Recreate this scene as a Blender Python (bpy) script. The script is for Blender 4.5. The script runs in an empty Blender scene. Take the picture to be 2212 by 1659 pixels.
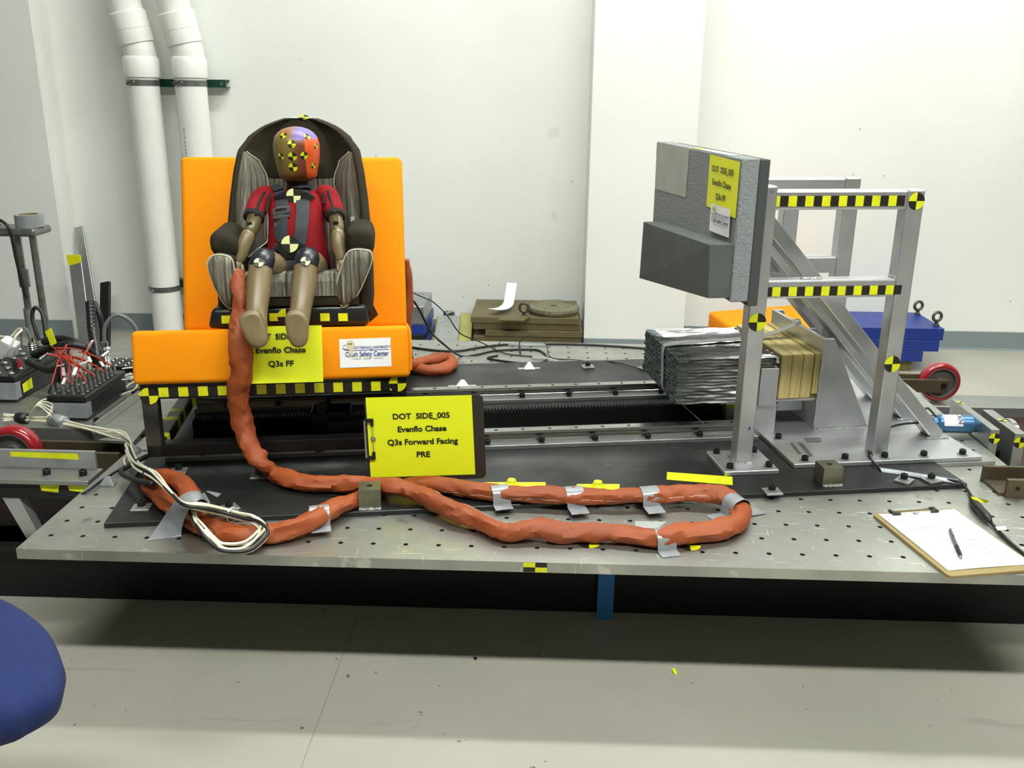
import bpy, bmesh, math, random
from mathutils import Vector, Matrix, noise

# ------------------------------------------------------------------ camera, light, exposure
SC = bpy.context.scene
C = SC.collection
PI = math.pi
T = 0.36                       # top of the sled plate above the floor
CAM_H = T + 1.009
YAW, PIT, ROL, FPX = -0.0307, 0.3092, 0.0112, 1987.6


def cam_axes():
    f = Vector((math.sin(YAW), math.cos(YAW), 0)); r = Vector((math.cos(YAW), -math.sin(YAW), 0)); up = Vector((0, 0, 1))
    fw = f * math.cos(PIT) - up * math.sin(PIT); u = f * math.sin(PIT) + up * math.cos(PIT)
    c, s = math.cos(ROL), math.sin(ROL)
    return r * c + u * s, u * c - r * s, fw


AX_R, AX_U, AX_F = cam_axes()
CAM = Vector((0, 0, CAM_H))
cd = bpy.data.cameras.new('camera'); cam = bpy.data.objects.new('camera', cd); C.objects.link(cam)
cd.sensor_fit = 'HORIZONTAL'; cd.sensor_width = 36.0; cd.lens = FPX / 2212 * 36.0
cd.clip_start = 0.05; cd.clip_end = 60
cam.matrix_world = Matrix(((AX_R.x, AX_U.x, -AX_F.x, 0), (AX_R.y, AX_U.y, -AX_F.y, 0), (AX_R.z, AX_U.z, -AX_F.z, CAM_H), (0, 0, 0, 1)))
SC.camera = cam
wd = bpy.data.worlds.new('room_air'); SC.world = wd; wd.use_nodes = True
wd.node_tree.nodes['Background'].inputs[0].default_value = (0.75, 0.8, 0.75, 1)
wd.node_tree.nodes['Background'].inputs[1].default_value = 0.03
vs = SC.view_settings
vs.view_transform = 'Standard'; vs.look = 'None'; vs.gamma = 1.0; vs.use_curve_mapping = False
vs.exposure = 0.0
LAMP_POWER = 74.0              # emission strength of the ceiling lamp diffusers
LAMP_ROWS = [(0.05, (-1.0, 0.9, 2.8)), (3.45, (-0.2, 2.4))]
ROOM_H = 4.3

# ------------------------------------------------------------------ helpers
AN = math.radians(9.3)                                        # the test bench stands turned 9.3 degrees on the sled
SO = Vector((-1.0325, 1.9581, T))
SF = Matrix.Translation(SO) @ Matrix.Rotation(AN, 4, 'Z')      # bench frame: u along the slide rails, v away, z above the plate
WF = Matrix.Identity(4)
WM = {}                                                        # world matrix of every built object


def ray(x, y):
    return (AX_R * ((x - 1106) / FPX) - AX_U * ((y - 829.5) / FPX) + AX_F)


def onz(x, y, z):
    d = ray(x, y); return CAM + d * ((z - CAM_H) / d.z)


def ony(x, y, Y):
    d = ray(x, y); return CAM + d * (Y / d.y)


SFI = SF.inverted()


def sz(x, y, z):
    """point of the bench frame at height z above the plate"""
    return SFI @ onz(x, y, T + z)


def sv(x, y, v):
    n = SF.to_3x3() @ Vector((0, 1, 0)); p = SF @ Vector((0, v, 0)); d = ray(x, y)
    return SFI @ (CAM + d * ((p - CAM).dot(n) / d.dot(n)))


def su(x, y, u):
    n = SF.to_3x3() @ Vector((1, 0, 0)); p = SF @ Vector((u, 0, 0)); d = ray(x, y)
    return SFI @ (CAM + d * ((p - CAM).dot(n) / d.dot(n)))


def rnd(seed):
    return random.Random(seed)


class MB:
    """collects geometry for one mesh"""
    def __init__(s):
        s.v = []; s.f = []; s.m = []; s.cur = 0

    def add(s, vs, fs):
        o = len(s.v); s.v += [Vector(p) for p in vs]
        for f in fs:
            s.f.append([i + o for i in f]); s.m.append(s.cur)
        return s

    def mat(s, i):
        s.cur = i; return s

    def box(s, x0, x1, y0, y1, z0, z1, M=None):
        vs = [Vector((x, y, z)) for x in (x0, x1) for y in (y0, y1) for z in (z0, z1)]
        if M: vs = [M @ p for p in vs]
        return s.add(vs, [(0, 1, 3, 2), (4, 6, 7, 5), (0, 4, 5, 1), (2, 3, 7, 6), (0, 2, 6, 4), (1, 5, 7, 3)])

    def prism(s, poly, a, b, axis='y', M=None):
        """poly: 2D points; axis: extrusion axis; 'y' -> poly in (x,z)"""
        def P(p, t):
            q = {'x': (t, p[0], p[1]), 'y': (p[0], t, p[1]), 'z': (p[0], p[1], t)}[axis]
            q = Vector(q); return M @ q if M else q
        n = len(poly); vs = [P(p, a) for p in poly] + [P(p, b) for p in poly]
        fs = [list(range(n)), list(range(2 * n - 1, n - 1, -1))]
        for i in range(n):
            j = (i + 1) % n; fs.append((i, i + n, j + n, j))
        return s.add(vs, fs)

    def hexa(s, b4, t4):
        """box from 4 bottom and 4 top points"""
        return s.add(list(b4) + list(t4), [(3, 2, 1, 0), (4, 5, 6, 7), (0, 1, 5, 4), (1, 2, 6, 5), (2, 3, 7, 6), (3, 0, 4, 7)])

    def cyl(s, p0, p1, r0, r1=None, n=16, caps=True):
        r1 = r0 if r1 is None else r1
        p0 = Vector(p0); p1 = Vector(p1); d = (p1 - p0).normalized()
        a = d.orthogonal().normalized(); b = d.cross(a)
        vs = []
        for p, r in ((p0, r0), (p1, r1)):
            for i in range(n):
                t = 2 * PI * i / n; vs.append(p + a * (math.cos(t) * r) + b * (math.sin(t) * r))
        fs = [(i, (i + 1) % n, (i + 1) % n + n, i + n) for i in range(n)]
        if caps: fs += [list(range(n - 1, -1, -1)), list(range(n, 2 * n))]
        return s.add(vs, fs)

    def lathe(s, prof, p0, axis=(0, 0, 1), n=24, caps=True):
        """prof: (radius, distance along axis)"""
        p0 = Vector(p0); d = Vector(axis).normalized(); a = d.orthogonal().normalized(); b = d.cross(a)
        vs = []
        for r, h in prof:
            for i in range(n):
                t = 2 * PI * i / n; vs.append(p0 + d * h + a * (math.cos(t) * r) + b * (math.sin(t) * r))
        fs = []
        for k in range(len(prof) - 1):
            for i in range(n):
                j = (i + 1) % n; fs.append((k * n + i, k * n + j, k * n + n + j, k * n + n + i))
        if caps: fs += [list(range(n - 1, -1, -1)), list(range((len(prof) - 1) * n, len(prof) * n))]
        return s.add(vs, fs)

    def sweep(s, pts, rad, n=10, up=(0, 0, 1), caps=True, wob=None):
        """tube through pts; rad: number, list, or list of (ra, rb) with rb along the up side; wob(i, k) scales a ring point"""
        pts = [Vector(p) for p in pts]; L = len(pts); up = Vector(up)
        vs = []; pa = None
        for i, p in enumerate(pts):
            d = (pts[min(i + 1, L - 1)] - pts[max(i - 1, 0)])
            d = d.normalized() if d.length > 1e-9 else Vector((0, 0, 1))
            if up is not None and abs(d.dot(up)) < 0.97 and pa is None:
                a = d.cross(up).normalized()
            elif pa is not None:
                a = (pa - d * pa.dot(d))
                a = a.normalized() if a.length > 1e-6 else d.orthogonal().normalized()
                if abs(d.dot(up)) < 0.9:
                    w = d.cross(up).normalized()
                    if w.dot(a) < 0: w = -w
                    a = (a * 0.6 + w * 0.4).normalized()
            else:
                a = d.orthogonal().normalized()
            pa = a; b = a.cross(d)
            r = rad[i] if isinstance(rad, (list, tuple)) else rad
            ra, rb = r if isinstance(r, (list, tuple)) else (r, r)
            for k in range(n):
                t = 2 * PI * k / n; w = wob(i, k) if wob else 1.0
                vs.append(p + a * (math.cos(t) * ra * w) + b * (math.sin(t) * rb * w))
        fs = []
        for i in range(L - 1):
            for k in range(n):
                j = (k + 1) % n; fs.append((i * n + k, i * n + j, i * n + n + j, i * n + n + k))
        if caps: fs += [list(range(n - 1, -1, -1)), list(range((L - 1) * n, L * n))]
        return s.add(vs, fs)

    def grid(s, fn, nu, nv, th=None):
        """surface fn(a,b) with a,b in 0..1; th: thickness vector or None"""
        vs = [fn(i / nu, j / nv) for i in range(nu + 1) for j in range(nv + 1)]
        fs = [(i * (nv + 1) + j, (i + 1) * (nv + 1) + j, (i + 1) * (nv + 1) + j + 1, i * (nv + 1) + j + 1) for i in range(nu) for j in range(nv)]
        if th is None: return s.add(vs, fs)
        th = Vector(th); N = len(vs)
        bv = vs + [Vector(p) + th for p in vs]
        bf = fs + [[q + N for q in reversed(f)] for f in fs]
        rim = [i * (nv + 1) for i in range(nu + 1)] + [nu * (nv + 1) + j for j in range(1, nv + 1)] + \
              [i * (nv + 1) + nv for i in range(nu - 1, -1, -1)] + [j for j in range(nv - 1, 0, -1)]
        for i in range(len(rim)):
            a, b = rim[i], rim[(i + 1) % len(rim)]
            bf.append((a, b, b + N, a + N))
        return s.add(bv, bf)

    def build(s, name, mats, parent=None, frame=WF, bevel=0.0, seg=1, smooth=False, sub=0, origin=None, angle=35):
        me = bpy.data.meshes.new(name)
        wv = [frame @ p for p in s.v]
        if parent is None:
            if origin is None:
                xs = [p.x for p in wv]; ys = [p.y for p in wv]; zs = [p.z for p in wv]
                origin = Vector(((min(xs) + max(xs)) / 2, (min(ys) + max(ys)) / 2, min(zs)))
            mw = Matrix.Translation(origin)
            rz = frame.to_euler().z
            if abs(rz) > 1e-6: mw = mw @ Matrix.Rotation(rz, 4, 'Z')
        else:
            mw = WM[parent.name]
        inv = mw.inverted()
        me.from_pydata([inv @ p for p in wv], [], s.f)
        mats = mats if isinstance(mats, (list, tuple)) else [mats]
        for q in mats: me.materials.append(q)
        if len(mats) > 1: me.polygons.foreach_set('material_index', s.m)
        bm = bmesh.new(); bm.from_mesh(me)
        bmesh.ops.recalc_face_normals(bm, faces=bm.faces)
        if bevel > 0:
            es = [e for e in bm.edges if e.is_manifold and e.calc_face_angle(0) > math.radians(angle)]
            if es: bmesh.ops.bevel(bm, geom=es, offset=bevel, segments=seg, profile=0.5, affect='EDGES', clamp_overlap=True)
        bm.to_mesh(me); bm.free()
        if smooth:
            me.polygons.foreach_set('use_smooth', [True] * len(me.polygons))
            if smooth != 'all': me.set_sharp_from_angle(angle=math.radians(angle if smooth is True else smooth))
        me.update()
        o = bpy.data.objects.new(name, me); C.objects.link(o)
        if parent is None:
            o.matrix_world = mw; WM[o.name] = mw
        else:
            o.parent = parent; WM[o.name] = mw
        if sub:
            md = o.modifiers.new('smooth', 'SUBSURF'); md.levels = sub; md.render_levels = sub
        return o


def tag(o, label=None, cat=None, group=None, kind=None):
    if label: o['label'] = label
    if cat: o['category'] = cat
    if group: o['group'] = group
    if kind: o['kind'] = kind
    return o


def thing(name, label, cat, loc, rz=0.0, group=None, frame=WF):
    o = bpy.data.objects.new(name, None); C.objects.link(o); o.empty_display_size = 0.05
    mw = Matrix.Translation(frame @ Vector(loc)) @ Matrix.Rotation(rz + frame.to_euler().z, 4, 'Z')
    o.matrix_world = mw; WM[o.name] = mw
    return tag(o, label, cat, group)


def copy_tree(o, mw, label=None, group=None):
    """copy a thing with its parts; mw: world matrix of the copy"""
    def cp(src, par):
        c = src.copy(); C.objects.link(c)
        if par is None:
            c.matrix_world = mw
        else:
            c.parent = par
            if 'label' in c.keys() and False: pass
        for ch in [q for q in bpy.data.objects if q.parent == src]: cp(ch, c)
        WM[c.name] = mw
        return c
    r = cp(o, None)
    if label: r['label'] = label
    if group: r['group'] = group
    return r


def spline(pts, per=6, closed=False):
    """Catmull-Rom through pts"""
    P = [Vector(p) for p in pts]; out = []
    n = len(P)
    for i in range(n - 1):
        p0 = P[max(i - 1, 0)]; p1 = P[i]; p2 = P[i + 1]; p3 = P[min(i + 2, n - 1)]
        for k in range(per):
            t = k / per; t2 = t * t; t3 = t2 * t
            out.append(0.5 * ((2 * p1) + (p2 - p0) * t + (2 * p0 - 5 * p1 + 4 * p2 - p3) * t2 + (3 * p1 - p0 - 3 * p2 + p3) * t3))
    out.append(P[-1]); return out


def interp(tab, t):
    """piecewise linear table [(t, value)]"""
    for (a, x), (b, y) in zip(tab, tab[1:]):
        if t <= b:
            k = 0 if b == a else max(0, (t - a) / (b - a))
            k = k * k * (3 - 2 * k) * 0.35 + k * 0.65
            return x + (y - x) * k
    return tab[-1][1]


# ------------------------------------------------------------------ materials
def srgb(r, g, b):
    def f(c):
        c /= 255.0
        return c / 12.92 if c <= 0.04045 else ((c + 0.055) / 1.055) ** 2.4
    return (f(r), f(g), f(b), 1)


def mat(name, col, rough=0.5, metal=0.0, col2=None, scale=8.0, lo=0.35, hi=0.65, stretch=(1, 1, 1), bump=0.0, bscale=60.0,
        spec=0.5, emit=None, estr=0.0, rough2=None, alpha=1.0, sheen=0.0, coat=0.0, detail=4.0, trans=0.0, aniso=0.0):
    m = bpy.data.materials.new(name); m.use_nodes = True
    nt = m.node_tree; b = nt.nodes['Principled BSDF']
    b.inputs['Base Color'].default_value = col; b.inputs['Roughness'].default_value = rough; b.inputs['Metallic'].default_value = metal
    b.inputs['Specular IOR Level'].default_value = spec
    if coat: b.inputs['Coat Weight'].default_value = coat; b.inputs['Coat Roughness'].default_value = 0.15
    if sheen: b.inputs['Sheen Weight'].default_value = sheen
    if trans: b.inputs['Transmission Weight'].default_value = trans
    if alpha < 1: b.inputs['Alpha'].default_value = alpha
    if emit:
        b.inputs['Emission Color'].default_value = emit; b.inputs['Emission Strength'].default_value = estr
    tc = nt.nodes.new('ShaderNodeTexCoord'); mp = nt.nodes.new('ShaderNodeMapping'); mp.inputs['Scale'].default_value = stretch
    nt.links.new(tc.outputs['Object'], mp.inputs['Vector'])
    if col2 is not None or rough2 is not None:
        nz = nt.nodes.new('ShaderNodeTexNoise'); nz.inputs['Scale'].default_value = scale; nz.inputs['Detail'].default_value = detail
        nt.links.new(mp.outputs['Vector'], nz.inputs['Vector'])
        mr = nt.nodes.new('ShaderNodeMapRange'); mr.inputs['From Min'].default_value = lo; mr.inputs['From Max'].default_value = hi
        nt.links.new(nz.outputs['Fac'], mr.inputs['Value'])
        if col2 is not None:
            mx = nt.nodes.new('ShaderNodeMix'); mx.data_type = 'RGBA'
            mx.inputs['A'].default_value = col; mx.inputs['B'].default_value = col2
            nt.links.new(mr.outputs['Result'], mx.inputs['Factor']); nt.links.new(mx.outputs['Result'], b.inputs['Base Color'])
        if rough2 is not None:
            m2 = nt.nodes.new('ShaderNodeMapRange'); m2.inputs['To Min'].default_value = rough; m2.inputs['To Max'].default_value = rough2
            nt.links.new(mr.outputs['Result'], m2.inputs['Value']); nt.links.new(m2.outputs['Result'], b.inputs['Roughness'])
    if bump:
        n2 = nt.nodes.new('ShaderNodeTexNoise'); n2.inputs['Scale'].default_value = bscale; n2.inputs['Detail'].default_value = 3
        nt.links.new(mp.outputs['Vector'], n2.inputs['Vector'])
        bp = nt.nodes.new('ShaderNodeBump'); bp.inputs['Strength'].default_value = bump; bp.inputs['Distance'].default_value = 0.01
        nt.links.new(n2.outputs['Fac'], bp.inputs['Height']); nt.links.new(bp.outputs['Normal'], b.inputs['Normal'])
    return m


def speckle(m, col, scale=25.0, thr=0.72, stretch=(1, 1, 1), amount=0.8, detail=2.0, seed=0.0):
    """add marks of another colour (dirt, scuffs) on top of the base colour"""
    nt = m.node_tree; b = nt.nodes['Principled BSDF']; tc = next(n for n in nt.nodes if n.type == 'TEX_COORD')
    mp = nt.nodes.new('ShaderNodeMapping'); mp.inputs['Scale'].default_value = stretch; mp.inputs['Location'].default_value = (seed, seed * 1.7, seed * 0.6)
    nt.links.new(tc.outputs['Object'], mp.inputs['Vector'])
    nz = nt.nodes.new('ShaderNodeTexNoise'); nz.inputs['Scale'].default_value = scale; nz.inputs['Detail'].default_value = detail
    nt.links.new(mp.outputs['Vector'], nz.inputs['Vector'])
    mr = nt.nodes.new('ShaderNodeMapRange'); mr.inputs['From Min'].default_value = thr; mr.inputs['From Max'].default_value = thr + 0.05
    mr.inputs['To Max'].default_value = amount
    nt.links.new(nz.outputs['Fac'], mr.inputs['Value'])
    mx = nt.nodes.new('ShaderNodeMix'); mx.data_type = 'RGBA'; mx.inputs['B'].default_value = col
    ln = b.inputs['Base Color'].links
    if ln: nt.links.new(ln[0].from_socket, mx.inputs['A'])
    else: mx.inputs['A'].default_value = b.inputs['Base Color'].default_value
    nt.links.new(mr.outputs['Result'], mx.inputs['Factor']); nt.links.new(mx.outputs['Result'], b.inputs['Base Color'])
    return m


M = {}
M['wall'] = speckle(mat('wall_paint', srgb(236, 238, 233), 0.55, col2=srgb(230, 232, 227), scale=1.5, bump=0.03, bscale=120), srgb(190, 190, 182), 5, 0.74, amount=0.25)
M['floor'] = mat('floor_epoxy', srgb(170, 166, 154), 0.35, col2=srgb(160, 157, 145), scale=2.0, rough2=0.5, bump=0.02, bscale=90)
speckle(M['floor'], srgb(70, 72, 66), 34, 0.73, amount=0.85); speckle(M['floor'], srgb(120, 120, 112), 3.0, 0.70, (1, 6, 1), amount=0.3, seed=3)
M['ceiling'] = mat('ceiling_paint', srgb(120, 121, 118), 0.8)
M['wall_grey'] = mat('grey_wall_paint', srgb(150, 152, 148), 0.7)
M['base'] = mat('vinyl_baseboard', srgb(128, 138, 140), 0.45)
M['lamp'] = mat('lamp_diffuser', (1, 1, 1, 1), 0.5, emit=(0.97, 1.0, 0.95, 1), estr=LAMP_POWER)
M['white_metal'] = mat('white_enamel', srgb(230, 230, 226), 0.4)
M['alu'] = mat('plate_aluminium', srgb(186, 187, 180), 0.36, 0.9, col2=srgb(158, 160, 152), scale=5, rough2=0.5, bump=0.015, bscale=40)
speckle(M['alu'], srgb(225, 226, 220), 14, 0.66, (1, 9, 1), 0.6, seed=1); speckle(M['alu'], srgb(225, 226, 220), 14, 0.68, (8, 1.5, 1), 0.5, seed=7)
speckle(M['alu'], srgb(92, 92, 86), 9, 0.70, amount=0.55, seed=4)
M['alu_frame'] = mat('frame_aluminium', srgb(196, 197, 198), 0.38, 0.8, col2=srgb(184, 185, 186), scale=10, bump=0.01)
M['alu_smooth'] = mat('milled_aluminium', srgb(178, 180, 176), 0.33, 0.9, col2=srgb(166, 168, 164), scale=12)
M['steel_dark'] = mat('dark_mill_scale_steel', srgb(46, 48, 47), 0.30, 0.5, col2=srgb(38, 39, 38), scale=4, rough2=0.55, bump=0.01, bscale=50)
speckle(M['steel_dark'], srgb(105, 107, 102), 16, 0.68, (1, 5, 1), 0.4, seed=2)
M['steel_bright'] = mat('ground_steel', srgb(190, 191, 186), 0.22, 1.0, col2=srgb(150, 151, 146), scale=6, stretch=(1, 30, 30))
M['steel_bar'] = mat('zinc_bar', srgb(172, 174, 172), 0.4, 0.8, col2=srgb(160, 162, 160), scale=8)
M['bolt'] = mat('black_oxide', srgb(40, 44, 42), 0.38, 0.6)
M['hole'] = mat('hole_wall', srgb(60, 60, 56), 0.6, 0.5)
M['rack'] = mat('black_rack_steel', srgb(34, 35, 34), 0.4, 0.6)
M['weld'] = mat('weld_bead', srgb(178, 180, 176), 0.3, 0.9, bump=0.6, bscale=220)
M['black_beam'] = mat('black_painted_steel', srgb(16, 16, 17), 0.42, col2=srgb(22, 22, 23), scale=3, spec=0.3)
M['black_metal'] = mat('bench_black_paint', srgb(20, 19, 18), 0.32, col2=srgb(28, 26, 25), scale=9, spec=0.35)
M['rust'] = mat('brown_steel', srgb(92, 82, 60), 0.5, 0.35, col2=srgb(70, 62, 46), scale=7)
M['orange'] = mat('orange_vinyl_cloth', srgb(250, 152, 0), 0.75, col2=srgb(246, 146, 0), scale=3, spec=0.2, bump=0.12, bscale=420)
M['yellow'] = mat('yellow_paper', srgb(233, 240, 16), 0.6)
M['yellow_tape'] = mat('yellow_tape', srgb(230, 234, 18), 0.5, col2=srgb(216, 220, 14), scale=30, bump=0.05)
M['black_tape'] = mat('black_marking', srgb(28, 24, 20), 0.45)
M['ink'] = mat('black_ink', srgb(30, 34, 12), 0.6)
M['white_paper'] = mat('white_paper', srgb(240, 241, 240), 0.6)
M['duct'] = mat('grey_duct_tape', srgb(160, 164, 166), 0.34, 0.25, col2=srgb(146, 150, 153), scale=20, bump=0.12, bscale=60)
M['clear_tape'] = mat('frosted_tape', srgb(196, 200, 196), 0.4, alpha=0.55)
M['foam'] = mat('grey_foam', srgb(142, 147, 148), 0.85, col2=srgb(128, 134, 134), scale=260, lo=0.4, hi=0.6, bump=0.5, bscale=160)
M['foam_dark'] = mat('charcoal_foam', srgb(88, 94, 92), 0.85, col2=srgb(78, 84, 82), scale=6, bump=0.15, bscale=200)
M['foam_back'] = mat('black_foam_board', srgb(66, 69, 68), 0.8, bump=0.2, bscale=160)
M['wood'] = mat('pine_lumber', srgb(206, 188, 128), 0.6, col2=srgb(192, 172, 108), scale=5, stretch=(10, 1, 1.0), bump=0.05)
M['wood_dark'] = mat('pine_side', srgb(120, 110, 62), 0.65, col2=srgb(104, 96, 54), scale=8)
M['ply'] = mat('plywood', srgb(200, 186, 120), 0.6, col2=srgb(176, 160, 92), scale=30, stretch=(14, 1, 1))
M['honey'] = mat('honeycomb_foil', srgb(190, 192, 190), 0.26, 1.0, col2=srgb(150, 152, 150), scale=9, stretch=(1, 6, 6))
M['honey_dark'] = mat('honeycomb_cells', srgb(128, 142, 140), 0.35, 0.6, col2=srgb(96, 110, 108), scale=200)
M['sleeve'] = mat('orange_brown_sleeve', srgb(156, 74, 26), 0.6, col2=srgb(140, 64, 22), scale=6, bump=0.05, bscale=300)
M['stitch'] = mat('white_stitching', srgb(205, 190, 170), 0.7)
M['pvc'] = mat('white_pvc', srgb(236, 237, 232), 0.3, col2=srgb(228, 229, 223), scale=4)
M['green_strut'] = mat('green_strut_channel', srgb(14, 62, 42), 0.4, 0.2)
M['galv'] = mat('galvanised_strap', srgb(140, 142, 140), 0.35, 0.8, col2=srgb(120, 122, 120), scale=40)
M['olive'] = mat('olive_drab_paint', srgb(104, 94, 62), 0.6, 0.1, col2=srgb(92, 82, 52), scale=6)
M['olive_light'] = mat('yellow_chromate', srgb(172, 170, 96), 0.5, 0.3, col2=srgb(150, 148, 84), scale=9)
M['cast'] = mat('cast_iron', srgb(130, 126, 100), 0.6, 0.3, col2=srgb(108, 104, 82), scale=60, bump=0.3, bscale=120)
M['blue_paint'] = mat('blue_enamel', srgb(24, 54, 140), 0.42, col2=srgb(20, 47, 126), scale=5)
M['blue_anod'] = mat('blue_anodised', srgb(70, 112, 150), 0.35, 0.5)
M['red_wheel'] = mat('red_polyurethane', srgb(150, 28, 40), 0.18, coat=0.6)
M['wheel_hub'] = mat('grey_hub', srgb(112, 110, 100), 0.45, 0.5)
M['maroon'] = mat('shaded_maroon_floor', srgb(44, 12, 14), 0.5)  # floor between the rails; the shade under the sled is put into this colour
M['chair_blue'] = mat('navy_chair_cloth', srgb(20, 38, 92), 0.9, col2=srgb(17, 33, 82), scale=120, bump=0.1, bscale=500)
M['black_plastic'] = mat('black_plastic', srgb(24, 25, 26), 0.32)
M['rubber'] = mat('black_rubber', srgb(22, 22, 22), 0.45)
M['cream_wire'] = mat('cream_wire', srgb(226, 222, 198), 0.45)
M['red_wire'] = mat('red_wire', srgb(188, 52, 34), 0.4)
M['white_label'] = mat('white_label', srgb(236, 237, 238), 0.45)
M['grey_cable'] = mat('grey_cable', srgb(110, 116, 116), 0.45)
M['chrome'] = mat('nickel_plate', srgb(200, 202, 200), 0.18, 1.0)
M['hardboard'] = mat('hardboard_brown', srgb(150, 132, 84), 0.55, col2=srgb(138, 120, 74), scale=10)

# ------------------------------------------------------------------ the room
def struct(o): return tag(o, kind='structure')


RX0, RX1, RY0, RY1 = -5.6, 5.6, -5.0, 5.16
struct(MB().box(RX0 - .1, RX1 + .1, RY0 - .1, RY1 + .3, -.1, 0).build('floor', M['floor']))
struct(MB().box(RX0 - .1, RX1 + .1, RY0 - .1, RY1 + .3, ROOM_H, ROOM_H + .1).build('ceiling', M['ceiling']))
struct(MB().box(-2.66, .50, RY1, RY1 + .15, 0, ROOM_H).build('wall_back', M['wall']))
struct(MB().box(RX0, -2.64, 4.97, RY1 + .15, 0, ROOM_H).build('wall_back_left', M['wall']))
struct(MB().box(.235, .765, 4.79, RY1 + .15, 0, ROOM_H).build('wall_pilaster', M['wall']))
struct(MB().box(.70, RX1, 5.10, RY1 + .15, 0, ROOM_H).build('wall_back_right', M['wall']))
struct(MB().box(RX0 - .1, RX0, RY0, RY1 + .3, 0, ROOM_H).build('wall_left', M['wall_grey']))
struct(MB().box(RX1, RX1 + .1, RY0, RY1 + .3, 0, ROOM_H).build('wall_right', M['wall_grey']))
struct(MB().box(RX0, RX1, RY0 - .1, RY0, 0, ROOM_H).build('wall_front', M['wall_grey']))


def baseboard(name, x0, x1, y):
    b = MB(); b.prism([(y, 0), (y - .014, 0), (y - .008, .012), (y - .006, .104), (y, .106)], x0, x1, 'x')
    struct(b.build(name, M['base']))


baseboard('baseboard_back', -2.64, .235, RY1)
baseboard('baseboard_back_left', RX0, -2.64, 4.97)
baseboard('baseboard_pilaster', .235, .765, 4.79)
baseboard('baseboard_back_right', .765, RX1, 5.10)

# ceiling lamps (out of view, they light the room)
first = None
for ry, xs in LAMP_ROWS:
    for rx in xs:
        names = 'over the front of the sled' if ry < 1 else 'over the back of the sled'
        lab = 'white ceiling lamp %s, %s' % (names, ('leftmost of its row', 'second from the left', 'third from the left', 'rightmost of its row')[xs.index(rx) if rx != xs[-1] else 3])
        mw = Matrix.Translation((rx, ry, ROOM_H - .16))
        if first is None:
            first = thing('ceiling_lamp', lab, 'lamp', (rx, ry, ROOM_H - .16), group='ceiling lamps')
            h = MB(); h.prism([(-.13, .03), (.13, .03), (.09, .16), (-.09, .16)], -.95, .95, 'x', Matrix.Translation((rx, ry, ROOM_H - .16)))
            h.build('housing', M['white_metal'], first)
            d = MB().box(rx - .93, rx + .93, ry - .10, ry + .10, ROOM_H - .17, ROOM_H - .131)
            d.build('diffuser', M['lamp'], first)
        else:
            copy_tree(first, mw, lab, 'ceiling lamps')

# ------------------------------------------------------------------ sled: beams, plates, rails
struct(MB().box(-5.5, 5.5, 2.23, 2.33, 0.0, .17).box(-5.5, 5.5, 2.20, 2.36, .155, .17).build('floor_rail_front', M['black_beam'], bevel=.003)) and None
bpy.data.objects['floor_rail_front']['kind'] = 'structure'
struct(MB().box(-5.5, 5.5, 3.93, 4.10, 0, .05).build('floor_rail_back', M['steel_bar'], bevel=.003))
struct(MB().box(-5.5, 5.5, 2.36, 3.93, 0.0, .006).build('floor_track_bed', M['maroon']))  # sheet over the floor, coloured dark as if in the sled's shade

sled = thing('sled_plate', 'large drilled aluminium sled plate carrying the whole test rig', 'plate', (.08, 2.795, T - .025))
HS = .0762; PX0, PX1, PY0, PY1, PTH = -1.185, 1.345, 1.846, 3.742, .0254
pl = MB()
NH = 8; HR = .0062
hx0 = -.5302 - 8 * HS; ncol = 32; nrow = 24
hy0 = 1.9155


def cell(b, cx, cy, x0, x1, y0, y1, hole):
    cor = [(x0, y0), (x1, y0), (x1, y1), (x0, y1)]
    if not hole:
        b.add([(x, y, T) for x, y in cor], [(0, 1, 2, 3)]); return
    vs = [(x, y, T) for x, y in cor]; ring = [(cx + HR * math.cos(2 * PI * (k + .5) / NH - PI * .75 - PI / NH), cy + HR * math.sin(2 * PI * (k + .5) / NH - PI * .75 - PI / NH)) for k in range(NH)]
    vs += [(x, y, T) for x, y in ring]
    fs = []
    for q in range(4):
        a = 4 + 2 * q; bb = 4 + (2 * q + 1) % NH; c2 = 4 + (2 * q + 2) % NH
        fs.append((q, (q + 1) % 4, c2, bb, a))
    b.cur = 0; b.add(vs, fs)
    b.cur = 1
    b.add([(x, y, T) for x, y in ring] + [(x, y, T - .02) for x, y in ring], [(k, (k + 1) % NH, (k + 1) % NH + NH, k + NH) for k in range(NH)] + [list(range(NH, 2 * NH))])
    b.cur = 0


ys = [PY0] + [hy0 + (r + .5) * HS for r in range(-1, nrow)]
ys = [y for y in ys if y <= PY1 - .02] + [PY1]
for r in range(len(ys) - 1):
    y0, y1 = ys[r], ys[r + 1]; cy = hy0 + (r - 1) * HS
    sh = HS * .48 if r > 15 else 0
    xs = [PX0] + [x for x in [hx0 + sh + (c - .5) * HS for c in range(0, ncol + 2)] if PX0 + .02 < x < PX1 - .02] + [PX1]
    for c in range(len(xs) - 1):
        x0, x1 = xs[c], xs[c + 1]
        cx = x0 + HS / 2 if c else x1 - HS / 2
        ok = cx - HR > x0 + .004 and cx + HR < x1 - .004 and y0 + HR + .004 < cy < y1 - HR - .004
        cell(pl, cx, cy, x0, x1, y0, y1, ok)
z0 = T - PTH
pl.add([(PX0, PY0, T), (PX1, PY0, T), (PX1, PY1, T), (PX0, PY1, T), (PX0, PY0, z0), (PX1, PY0, z0), (PX1, PY1, z0), (PX0, PY1, z0)],
       [(0, 4, 5, 1), (1, 5, 6, 2), (2, 6, 7, 3), (3, 7, 4, 0), (4, 7, 6, 5)])
pl.build('deck', [M['alu'], M['hole']], sled)
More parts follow.
